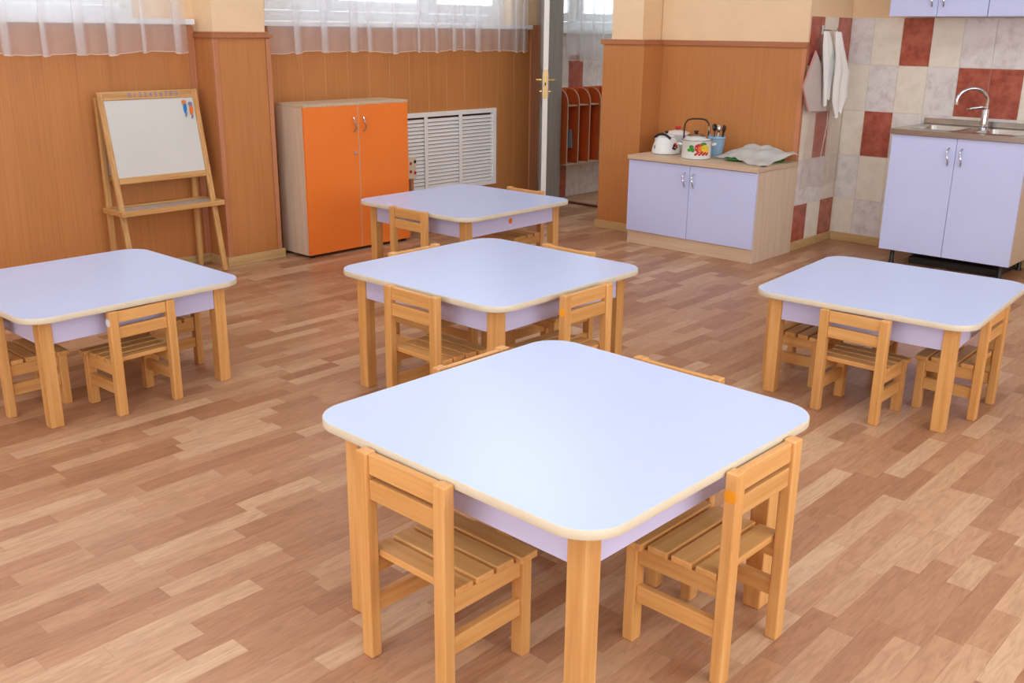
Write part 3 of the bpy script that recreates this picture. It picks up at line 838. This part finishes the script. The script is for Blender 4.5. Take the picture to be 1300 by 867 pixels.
chair(SML, 1.738, -4.050, '-y', 'small wooden chair pushed under the far side of the leftmost table')

# ------------------------------------------------------------------ low cabinet
lc = thing('low_cabinet', 'low two door cabinet with lavender doors and beige frame by the back wall', 'cabinet', (1.602, -0.335, 0))
cw, cd, ch = 1.058, 0.568, 0.655
b = bmesh.new()
B(b, 0, 0.018, 0.018, cd, 0, ch - 0.031, 0.001); B(b, cw - 0.018, cw, 0.018, cd, 0, ch - 0.031, 0.001)
B(b, 0.0185, cw - 0.0185, cd - 0.006, cd, 0.02, ch - 0.031); B(b, 0.0185, cw - 0.0185, 0.02, cd - 0.0065, 0.1, 0.116)
obj('body', b, 'cream', lc)
obj('plinth', bx(0.0185, cw - 0.0185, 0.018, 0.034, 0, 0.0985, 0.001), 'creamtop', lc)
obj('worktop', bx(-0.006, cw + 0.006, -0.012, cd, ch - 0.03, ch, 0.003), 'creamtop', lc)
for k in range(2):
    x0 = 0.002 + k * cw / 2; x1 = x0 + cw / 2 - 0.004
    d = obj('door', bx(x0, x1, 0.0, 0.017, 0.1, ch - 0.034, 0.0012), 'lav', lc)
    bow_handle('handle', d, (x1 - 0.035) if k == 0 else (x0 + 0.035), -0.0005, 0.52, 0.105, 'y-')

# things on the low cabinet
ZT = 0.6552
def cyl_patch(bm, R, th, z, rx, rz, n=10, off=0.0009):
    c = bm.verts.new(((R + off) * math.cos(th), (R + off) * math.sin(th), z))
    ring = [bm.verts.new(((R + off) * math.cos(th + rx / R * math.cos(q)), (R + off) * math.sin(th + rx / R * math.cos(q)), z + rz * math.sin(q))) for q in [2 * PI * k / n for k in range(n)]]
    for k in range(n): bm.faces.new((c, ring[k], ring[(k + 1) % n]))
def lathe_thing(name, label, cat, x, y, prof, mat, seg=36, group=None):
    t = thing(name, label, cat, (x, y, ZT), 0, group)
    bd = obj('body', lathe(bmesh.new(), prof, seg), mat, t, smooth='auto')
    return t, bd
CT = -0.70   # direction towards the camera (angle in the xy plane) = about -47 deg
CA = math.radians(-54)
# fruit pot
px_, py_ = 2.06, -0.155; R = 0.104
pot, bd = lathe_thing('enamel_pot', 'white enamel pot with painted fruit at the front of the low cabinet', 'pot', px_, py_,
    [(R - 0.012, 0), (R - 0.002, 0.004), (R, 0.012), (R, 0.125), (R + 0.004, 0.13), (R + 0.004, 0.134), (R - 0.003, 0.134), (R - 0.003, 0.02), (0.001, 0.012)], 'enamel')
obj('rim', lathe(bmesh.new(), [(R + 0.0042, 0.129), (R + 0.006, 0.132), (R + 0.0042, 0.135), (R - 0.001, 0.1345)], 36, cap0=False), 'steel', pot, smooth=True)
for s in (-1, 1):
    a = CA + s * PI / 2
    e = Vector((math.cos(a), math.sin(a), 0)); tt = Vector((-math.sin(a), math.cos(a), 0))
    pts = [e * (R - 0.002) + tt * -0.032 + Vector((0, 0, 0.1)), e * (R + 0.022) + tt * -0.03 + Vector((0, 0, 0.104)), e * (R + 0.03) + Vector((0, 0, 0.105)), e * (R + 0.022) + tt * 0.03 + Vector((0, 0, 0.104)), e * (R - 0.002) + tt * 0.032 + Vector((0, 0, 0.1))]
    obj('handle', tube(bmesh.new(), [tuple(p) for p in pts], 0.0085, 8), 'enamel', pot, smooth=True)
def deco(parent, R, items):
    for (da, z, rx, rz, mat, off) in items:
        bm = bmesh.new(); cyl_patch(bm, R, CA + da, z, rx, rz, off=off)
        obj('painted_fruit', bm, mat, parent, smooth=True)
deco(bd, R, [(0.10, 0.082, 0.033, 0.031, 'red', 0.0010), (0.24, 0.074, 0.024, 0.024, 'fruit_or', 0.0014), (0.40, 0.106, 0.026, 0.016, 'leaf', 0.0010),
    (0.52, 0.080, 0.028, 0.026, 'yellow', 0.0018), (0.70, 0.070, 0.018, 0.022, 'yellow', 0.0014), (-0.42, 0.088, 0.018, 0.014, 'leaf', 0.0010), (-0.55, 0.066, 0.018, 0.012, 'green', 0.0014), (-0.32, 0.066, 0.014, 0.015, 'leaf', 0.0018)]
    + [(-0.12 + 0.088 * k, 0.036 + 0.008 * (k % 3), 0.010, 0.008, 'red', 0.0010 + 0.0004 * (k % 2)) for k in range(11)])
# left kettle
R2 = 0.105
ket, kb = lathe_thing('enamel_kettle', 'squat white enamel kettle with red flower at the left end of the low cabinet', 'kettle', 1.745, -0.075,
    [(R2 - 0.012, 0), (R2 - 0.001, 0.006), (R2, 0.02), (R2 - 0.006, 0.05), (R2 - 0.02, 0.09), (R2 - 0.032, 0.115), (R2 - 0.036, 0.122), (R2 - 0.05, 0.124), (0.001, 0.124)], 'enamel')
lid = obj('lid', lathe(bmesh.new(), [(0.066, 0.1245), (0.066, 0.129), (0.045, 0.14), (0.012, 0.145), (0.001, 0.145)], 28), 'enamel', ket, smooth='auto')
obj('lid_knob', lathe(bmesh.new(), [(0.006, 0.1455), (0.014, 0.156), (0.012, 0.164), (0.001, 0.166)], 16), 'black', lid, smooth=True)
hp = [(-0.07 + 0.14 * k / 10, -0.052, 0.118 + 0.028 * math.sin(PI * k / 10)) for k in range(11)]
obj('handle', tube(bmesh.new(), hp, 0.0095, 8), 'black', ket, smooth=True)
sa = math.radians(160)
obj('spout', tube(bmesh.new(), [(0.085 * math.cos(sa), 0.085 * math.sin(sa), 0.055), (0.115 * math.cos(sa), 0.115 * math.sin(sa), 0.08), (0.135 * math.cos(sa), 0.135 * math.sin(sa), 0.115)], [0.022, 0.016, 0.011], 12), 'enamel', ket, smooth=True)
for (da, z, rx, rz, mat) in ((0.72, 0.07, 0.016, 0.016, 'red'), (0.86, 0.055, 0.014, 0.016, 'red'), (0.60, 0.062, 0.008, 0.012, 'black'), (0.52, 0.048, 0.010, 0.010, 'black'), (0.66, 0.042, 0.011, 0.008, 'dark'), (-1.0, 0.05, 0.006, 0.018, 'black')):
    bm = bmesh.new()
    rr = R2 - 0.003 - max(0, z - 0.03) * 0.25
    cyl_patch(bm, rr, CA + da, z, rx, rz, off=0.004); obj('painted_flower', bm, mat, kb, smooth=True)
# arch handled kettle behind the pot
R3 = 0.088
k2, kb2 = lathe_thing('arch_kettle', 'kettle with tall black arched handle standing behind the fruit pot', 'kettle', 1.925, 0.045,
    [(R3 - 0.01, 0), (R3, 0.008), (R3, 0.11), (R3 - 0.012, 0.128), (R3 - 0.02, 0.134), (0.001, 0.134)], 'enamel')
l2 = obj('lid', lathe(bmesh.new(), [(0.067, 0.1345), (0.067, 0.141), (0.05, 0.15), (0.012, 0.154), (0.001, 0.154)], 28), 'steel', k2, smooth='auto')
obj('lid_knob', lathe(bmesh.new(), [(0.006, 0.1545), (0.018, 0.162), (0.016, 0.172), (0.001, 0.175)], 16), 'black', l2, smooth=True)
e = Vector((math.cos(CA + PI / 2), math.sin(CA + PI / 2), 0))
prof = [(-0.084, 0.10), (-0.085, 0.19), (-0.080, 0.225), (-0.062, 0.25), (-0.03, 0.258), (0.03, 0.258), (0.062, 0.25), (0.080, 0.225), (0.085, 0.19), (0.084, 0.10)]
obj('arch_handle', tube(bmesh.new(), [tuple(e * (a * 1.06) + Vector((0, 0, z))) for a, z in prof], 0.0055, 8), 'black', k2, smooth=True)
# white pan with lid at the back
R4 = 0.10
pn, pnb = lathe_thing('covered_pan', 'white covered pan with red knob behind the kettles', 'pan', 1.705, 0.135,
    [(R4 - 0.01, 0), (R4, 0.01), (R4, 0.12), (R4 + 0.003, 0.125), (0.001, 0.125)], 'enamel')
l3 = obj('lid', lathe(bmesh.new(), [(R4 + 0.004, 0.1255), (R4 + 0.004, 0.131), (0.07, 0.148), (0.02, 0.158), (0.001, 0.158)], 32), 'enamel', pn, smooth='auto')
obj('lid_knob', lathe(bmesh.new(), [(0.01, 0.1585), (0.02, 0.168), (0.02, 0.182), (0.001, 0.185)], 16), 'red', l3, smooth=True)
# bucket with cutlery
R5 = 0.058
bk, bkb = lathe_thing('blue_bucket', 'light blue plastic cup of cutlery behind the fruit pot', 'bucket', 2.085, 0.072,
    [(R5 - 0.012, 0), (R5 - 0.01, 0.004), (R5 + 0.002, 0.125), (R5 + 0.008, 0.13), (R5 + 0.008, 0.142), (R5, 0.142), (R5 - 0.012, 0.012), (0.001, 0.01)], 'skyblue')
for k, (a, tilt, mt, ln) in enumerate(((2.6, 0.12, 'black', 0.225), (1.9, 0.1, 'steel', 0.215), (0.9, 0.12, 'black', 0.22), (0.2, 0.16, 'black', 0.215), (3.6, 0.2, 'steel', 0.21))):
    s = thing('serving_spoon', ['black spoon leaning left in the blue cutlery cup', 'steel spoon upright in the middle of the blue cutlery cup', 'black spoon at the back of the blue cutlery cup', 'black spoon leaning right in the blue cutlery cup', 'steel spoon leaning farthest left in the blue cutlery cup'][k], 'spoon', (2.085 + 0.024 * math.cos(a), 0.072 + 0.024 * math.sin(a), ZT + 0.013), 0, 'cutlery in the blue cup')
    d = Vector((math.sin(tilt) * math.cos(a), math.sin(tilt) * math.sin(a), math.cos(tilt)))
    obj('handle', tube(bmesh.new(), [tuple(d * q) for q in (0, ln * 0.5, ln * 0.72)], 0.004, 6), mt, s)
    w = bmesh.new(); lathe(w, [(0.002, 0), (0.016, 0.012), (0.02, 0.03), (0.015, 0.048), (0.003, 0.056)], 12, cap1=True)
    w.transform(Matrix.Translation(d * (ln * 0.715)) @ d.to_track_quat('Z', 'Y').to_matrix().to_4x4() @ Matrix.Diagonal((1, 0.35, 1, 1)))
    obj('bowl', w, mt, s, smooth=True)
# plates / green tray under the plastic bag
def plate(label, x, y, z, r, mat):
    o_ = obj('plastic_plate', lathe(bmesh.new(), [(r * 0.6, 0), (r * 0.95, 0.012), (r, 0.016), (r * 0.985, 0.018), (r * 0.6, 0.004), (0.001, 0.003)], 32), mat, None, smooth='auto', loc=(x, y, z))
    return tag(o_, label, 'plate', 'plates under the plastic sheet')
plate('bright green plate sticking out under the white plastic bag', 2.52, 0.085, ZT, 0.105, 'green')
plate('grey white plate stacked on the bright green plate', 2.525, 0.09, ZT + 0.0185, 0.100, 'white')
plate('dark green plate almost covered by the white plastic bag', 2.335, -0.06, ZT, 0.085, 'leaf')
# plastic bag sheet
rb = random.Random(4)
bm = bmesh.new(); nu, nv_ = 34, 22; vv = []
c00, c10, c01, c11 = Vector((2.145, -0.075)), Vector((2.635, -0.255)), Vector((2.255, 0.20)), Vector((2.70, 0.215))
def bag_h(u, v):
    h = 0.006
    h += 0.052 * math.exp(-(((u - 0.75) / 0.3) ** 2 + ((v - 0.72) / 0.4) ** 2)) + 0.036 * math.exp(-(((u - 0.35) / 0.28) ** 2 + ((v - 0.4) / 0.4) ** 2))
    h += 0.085 * math.exp(-((v - 0.9) / 0.4) ** 2) * (0.6 + 0.4 * math.cos((u - 0.22) * 5.2))
    h += 0.018 * math.exp(-(((u - 0.42) / 0.28) ** 2 + ((v - 0.25) / 0.3) ** 2))
    h += 0.007 * math.sin(u * 17 + v * 6) * v + 0.005 * math.sin(v * 15 - u * 9) + 0.004 * math.sin(u * 31)
    return max(0.004, h)
for j in range(nv_ + 1):
    row = []
    for i in range(nu + 1):
        u, v = i / nu, j / nv_
        p = (c00 * (1 - u) + c10 * u) * (1 - v) + (c01 * (1 - u) + c11 * u) * v
        p = p + Vector((0.012 * math.sin(v * 9 + 1), 0.02 * math.sin(u * 7) * (1 - v)))
        row.append(bm.verts.new((p.x, min(p.y, 0.225), ZT + bag_h(u, v))))
    vv.append(row)
for j in range(nv_):
    for i in range(nu): bm.faces.new((vv[j][i], vv[j][i + 1], vv[j + 1][i + 1], vv[j + 1][i]))
bmesh.ops.solidify(bm, geom=list(bm.faces), thickness=0.0015)
tag(obj('plastic_bag', bm, 'bag', None, smooth=True), 'crumpled white plastic bag spread over plates on the low cabinet', 'bag')

# ------------------------------------------------------------------ sink unit
KX0, KX1, KY = 3.264, 4.115, 0.34
sk = thing('sink_cabinet', 'lavender two door sink cabinet on black legs', 'cabinet', (KX0, KY, 0))
sw, sd = KX1 - KX0, 0.56
b = bmesh.new()
B(b, 0, 0.018, 0.018, sd, 0.11, 0.886, 0.001); B(b, sw - 0.018, sw, 0.018, sd, 0.11, 0.886, 0.001); B(b, 0.0185, sw - 0.0185, 0.018, sd, 0.11, 0.126); B(b, 0.0185, sw - 0.0185, sd - 0.006, sd, 0.1265, 0.7)
obj('body', b, 'cream', sk)
for k in range(2):
    x0 = 0.001 + k * sw / 2; x1 = x0 + sw / 2 - 0.003
    d = obj('door', bx(x0, x1, 0.0, 0.0175, 0.108, 0.884, 0.0012), 'lav', sk)
    bow_handle('handle', d, (x1 - 0.04) if k == 0 else (x0 + 0.04), -0.0005, 0.765, 0.115, 'y-')
for (xx, yy) in ((0.07, 0.08), (sw - 0.07, 0.08), (0.07, sd - 0.07), (sw - 0.07, sd - 0.07)):
    obj('leg', lathe(bmesh.new(), [(0.02, 0), (0.02, 0.012), (0.014, 0.02), (0.014, 0.1095)], 14, (xx, yy), cap1=True), 'black', sk, smooth='auto')
tag(obj('dark_slab', bx(3.42, 4.02, 0.50, 0.86, 0.0, 0.05, 0.01), 'dark'), 'dark shallow slab on the floor under the sink cabinet', 'tray')  # low dark box on the floor beneath the cabinet
# steel top with two bowls
stt = thing('double_sink', 'stainless steel double sink top on the lavender sink cabinet', 'sink', (0, 0, 0))
sx0, sx1, sy0, sy1, sz = 3.252, 4.128, 0.326, 0.916, 0.922
bowls = [(3.35, 3.63, 0.42, 0.76), (3.75, 4.03, 0.42, 0.76)]
tb = bmesh.new()
xs2 = [sx0, bowls[0][0], bowls[0][1], bowls[1][0], bowls[1][1], sx1]
B(tb, sx0, sx1, sy0, 0.42, sz - 0.004, sz); B(tb, sx0, sx1, 0.76, sy1, sz - 0.004, sz)
for a, b_ in ((sx0, bowls[0][0]), (bowls[0][1], bowls[1][0]), (bowls[1][1], sx1)): B(tb, a, b_, 0.42, 0.76, sz - 0.004, sz)
B(tb, sx0, sx1, sy0 - 0.003, sy0, sz - 0.034, sz, 0.001); B(tb, sx0 - 0.003, sx0, sy0, sy1, sz - 0.034, sz, 0.001); B(tb, sx1, sx1 + 0.003, sy0, sy1, sz - 0.034, sz, 0.001)
obj('deck', tb, 'steel', stt)
obj('core', bx(sx0 + 0.001, sx1 - 0.001, sy0 + 0.001, 0.405, 0.8865, sz - 0.0045), 'steel', stt)
obj('back_lip', bx(sx0 + 0.001, sx1 - 0.001, sy1 - 0.016, sy1, sz + 0.0003, sz + 0.04, 0.004), 'steel', stt)
for (a, b_, c_, d_) in bowls:
    w = bmesh.new()
    lo = [(p[0] * 0.86 + (a + b_) / 2, p[1] * 0.86 + (c_ + d_) / 2) for p in rsq(b_ - a, d_ - c_, 0.06, 6)]
    up_ = [(p[0] + (a + b_) / 2, p[1] + (c_ + d_) / 2) for p in rsq(b_ - a, d_ - c_, 0.05, 6)]
    rim = [(p[0] + (a + b_) / 2, p[1] + (c_ + d_) / 2) for p in rsq(b_ - a + 0.02, d_ - c_ + 0.02, 0.055, 6)]
    R0 = [w.verts.new((p[0], p[1], sz + 0.001)) for p in rim]; R1 = [w.verts.new((p[0], p[1], sz + 0.003)) for p in up_]; R2_ = [w.verts.new((p[0], p[1], sz - 0.15)) for p in lo]
    n = len(R0)
    for q, r_ in ((R0, R1), (R1, R2_)):
        for k in range(n): w.faces.new((q[k], q[(k + 1) % n], r_[(k + 1) % n], r_[k]))
    w.faces.new(R2_)
    bo = obj('bowl', w, 'steel', stt, smooth='auto')
    obj('drain', lathe(bmesh.new(), [(0.03, sz - 0.1495), (0.03, sz - 0.147), (0.02, sz - 0.147), (0.001, sz - 0.1485)], 18, ((a + b_) / 2, (c_ + d_) / 2)), 'chrome', bo)
fa = thing('faucet', 'chrome gooseneck tap standing between the two sink bowls', 'tap', (3.69, 0.80, sz + 0.0005))
obj('base', lathe(bmesh.new(), [(0.03, 0), (0.03, 0.008), (0.024, 0.014), (0.024, 0.12), (0.021, 0.128), (0.001, 0.13)], 20), 'chrome', fa, smooth='auto')
arc = [(0.006, -0.006, 0.125)]
dx, dy = -0.80, -0.60
for k in range(15):
    a = math.radians(-10 + k * 195 / 14)
    q = 0.10 - 0.10 * math.cos(a); arc.append((0.006 + dx * q, -0.006 + dy * q, 0.175 + 0.085 * math.sin(a)))
obj('spout', tube(bmesh.new(), arc, 0.0115, 12), 'chrome', fa, smooth='auto')
obj('nozzle', tube(bmesh.new(), [arc[-1], (arc[-1][0], arc[-1][1], arc[-1][2] - 0.015)], 0.0135, 12), 'chrome', fa, smooth='auto')
obj('lever', tube(bmesh.new(), [(0, 0, 0.13), (-0.02, -0.025, 0.14), (-0.07, -0.06, 0.13), (-0.1, -0.07, 0.12)], [0.016, 0.012, 0.008, 0.006], 10), 'chrome', fa, smooth=True)

# wall cabinets above the sink
def wall_cab(label, x0, n, w):
    t = thing('wall_cabinet', label, 'cabinet', (x0, 0.60, 1.636), 0, 'lavender wall cabinets')
    W = n * w; b = bmesh.new()
    B(b, 0, W, 0.018, 0.318, 0.0, 0.016); B(b, 0, W, 0.018, 0.318, 0.684, 0.7); B(b, 0, 0.016, 0.018, 0.318, 0.0165, 0.6835); B(b, W - 0.016, W, 0.018, 0.318, 0.0165, 0.6835); B(b, 0.0165, W - 0.0165, 0.31, 0.318, 0.0165, 0.6835)
    obj('body', b, 'lav', t)
    for k in range(n):
        a = k * w + 0.001
        d = obj('door', bx(a, a + w - 0.003, 0, 0.0175, 0, 0.7, 0.0012), 'lav', t)
        bow_handle('handle', d, (a + w - 0.04) if k % 2 == 0 else (a + 0.035), -0.0005, 0.11, 0.1, 'y-')
wall_cab('lavender two door wall cabinet, the left one above the sink', 3.036, 2, 0.319)
wall_cab('lavender wall cabinet at the right edge above the sink', 3.676, 2, 0.319)

# ------------------------------------------------------------------ towels, apron film and board on the niche wall
hk = thing('towel_hook', 'small metal hook holding the white towels on the tiled niche wall', 'hook', (2.6345, 0.468, 1.545))
obj('plate', bx(0, 0.004, -0.018, 0.018, -0.03, 0.03, 0.001), 'chrome', hk)
obj('prong', tube(bmesh.new(), [(0.004, 0, 0.0), (0.10, 0, -0.006), (0.11, 0, 0.014)], 0.004, 8), 'chrome', hk)
def towel(label, x0, rows, seed):
    """cloth hung from the hook; rows give the left and right edge (y, z) from top to bottom"""
    rr = random.Random(seed); ph = rr.random() * 6
    bm = bmesh.new(); nu, per = 36, 6; vv = []
    nr = (len(rows) - 1) * per
    for j in range(nr + 1):
        k = min(j // per, len(rows) - 2); f = j / per - k; v = j / nr
        (la, ra), (lb, rb_) = rows[k], rows[k + 1]
        yl, zl = la[0] + (lb[0] - la[0]) * f, la[1] + (lb[1] - la[1]) * f
        yr, zr = ra[0] + (rb_[0] - ra[0]) * f, ra[1] + (rb_[1] - ra[1]) * f
        row = []
        for i in range(nu + 1):
            u = i / nu
            w = 0.010 + 0.02 * min(1, v * 2)
            x = x0 + w * abs(((u * 2.6 + ph + 0.35 * v) % 1.0) * 2 - 1) ** 0.8 + 0.003 * math.sin(u * 19 + 5 * v)
            row.append(bm.verts.new((x, yl + (yr - yl) * u, zl + (zr - zl) * u - 0.035 * v * v * math.sin(u * 7 + ph) ** 2)))
        vv.append(row)
    for j in range(nr):
        for i in range(nu): bm.faces.new((vv[j][i], vv[j][i + 1], vv[j + 1][i + 1], vv[j + 1][i]))
    return tag(obj('hanging_towel', bm, 'cloth', None, smooth=True), label, 'towel', 'white towels on the hook')
towel('shorter white towel hanging at the left of the hook beside the wood panelling', 2.686,
      [((0.365, 1.535), (0.451, 1.532)), ((0.345, 1.44), (0.534, 1.439)), ((0.352, 1.335), (0.594, 1.348)), ((0.391, 1.218), (0.558, 1.241)), ((0.445, 1.032), (0.53, 1.13))], 2)
towel('longer white towel hanging at the right of the hook in the tiled corner', 2.725,
      [((0.462, 1.534), (0.56, 1.532)), ((0.463, 1.44), (0.623, 1.429)), ((0.470, 1.35), (0.702, 1.32)), ((0.455, 1.259), (0.755, 1.254)), ((0.460, 1.173), (0.742, 1.155)), ((0.480, 1.064), (0.755, 1.088)), ((0.564, 0.955), (0.671, 1.03))], 9)
# clear plastic apron
ap = thing('plastic_apron', 'clear plastic apron hanging below the white towels on the niche tiles', 'apron', (2.6365, 0.30, 0.44))
bm = bmesh.new(); vv = []
for j in range(17):
    row = []
    for i in range(31):
        u, v = i / 30, j / 16
        y = u * (0.60 - 0.22 * v ** 2) + 0.11 * v ** 2
        row.append(bm.verts.new((0.006 + 0.010 * (1 + math.sin(u * 14)) * (1 - 0.3 * v), y, 0.012 * math.sin(u * 8) + 0.64 * v)))
    vv.append(row)
for j in range(16):
    for i in range(30): bm.faces.new((vv[j][i], vv[j][i + 1], vv[j + 1][i + 1], vv[j + 1][i]))
obj('sheet', bm, 'film', ap, smooth=True)
obj('fold', tube(bmesh.new(), [(0.036, 0.40, 0.05), (0.036, 0.385, 0.3), (0.034, 0.36, 0.6)], 0.0035, 6), 'hem', ap)
obj('tie', tube(bmesh.new(), [(0.036, 0.25, 0.22), (0.036, 0.30, 0.45), (0.034, 0.28, 0.95), (0.033, 0.25, 1.1)], 0.003, 6), 'hem', ap)
# board
poly = [(0.305, 1.405), (0.165, 1.165), (0.278, 1.0), (0.56, 0.99), (0.47, 1.24)]
bo = thing('hanging_board', 'greyish plastic chopping board with pink edge hanging left of the towels', 'board', (2.668, 0, 0))
obj('sheet', prism(bmesh.new(), poly, lambda a, b, c: (c, a, b), 0.002, 0.012), soft('board_grey', (212, 198, 192), 0.25, amount=4), bo)
ed = bmesh.new()
for (a, b_) in ((poly[0], poly[1]), (poly[1], poly[2])):
    tube(ed, [(0.007, a[0], a[1]), (0.007, b_[0], b_[1])], 0.0065, 8)
obj('edge_strip', ed, 'redpink', bo)

# ------------------------------------------------------------------ unseen ceiling lamps added as fill light (above the frame)
glow = bpy.data.materials.new('fill_lamp_diffuser'); glow.use_nodes = True
_b = glow.node_tree.nodes['Principled BSDF']; _b.inputs['Emission Color'].default_value = (0.9, 0.96, 1, 1); _b.inputs['Emission Strength'].default_value = 2.0
FILL_LAMPW = 9.6
def lamp(x, y, label, power):  # out of view, added only to brighten the rooms from above
    t = thing('added_fill_lamp', label, 'lamp', (x, y, HC), 0, 'added ceiling lamps out of view')
    obj('housing', bx(-0.62, 0.62, -0.32, 0.32, -0.05, -0.0005, 0.004), 'white', t)
    obj('diffuser', bx(-0.58, 0.58, -0.28, 0.28, -0.058, -0.0505), glow, t)
    d = bpy.data.lights.new('fill_lamp_light', 'AREA'); d.shape = 'RECTANGLE'; d.size = 1.16; d.size_y = 0.56; d.energy = power; d.color = (0.76, 0.90, 1.0)
    lo = bpy.data.objects.new('fill_lamp_light', d); COL.objects.link(lo); lo.parent = t; lo.location = (0, 0, -0.062)
lamp(1.15, 1.95, 'unseen ceiling lamp added to brighten the cloakroom', 13.0)  # extra lamp, added to lift the light level in the cloakroom
for iy, row in enumerate(('row behind the camera', 'middle row', 'row nearest the back wall')):
    for ix, colm in enumerate(('by the window wall', 'at the room centre', 'by the right wall')):
        x, y = 1.3 + 2.7 * ix, -6.6 + 2.7 * iy
        lamp(x, y, 'unseen ceiling lamp added for fill light, %s, %s' % (row, colm), FILL_LAMPW)
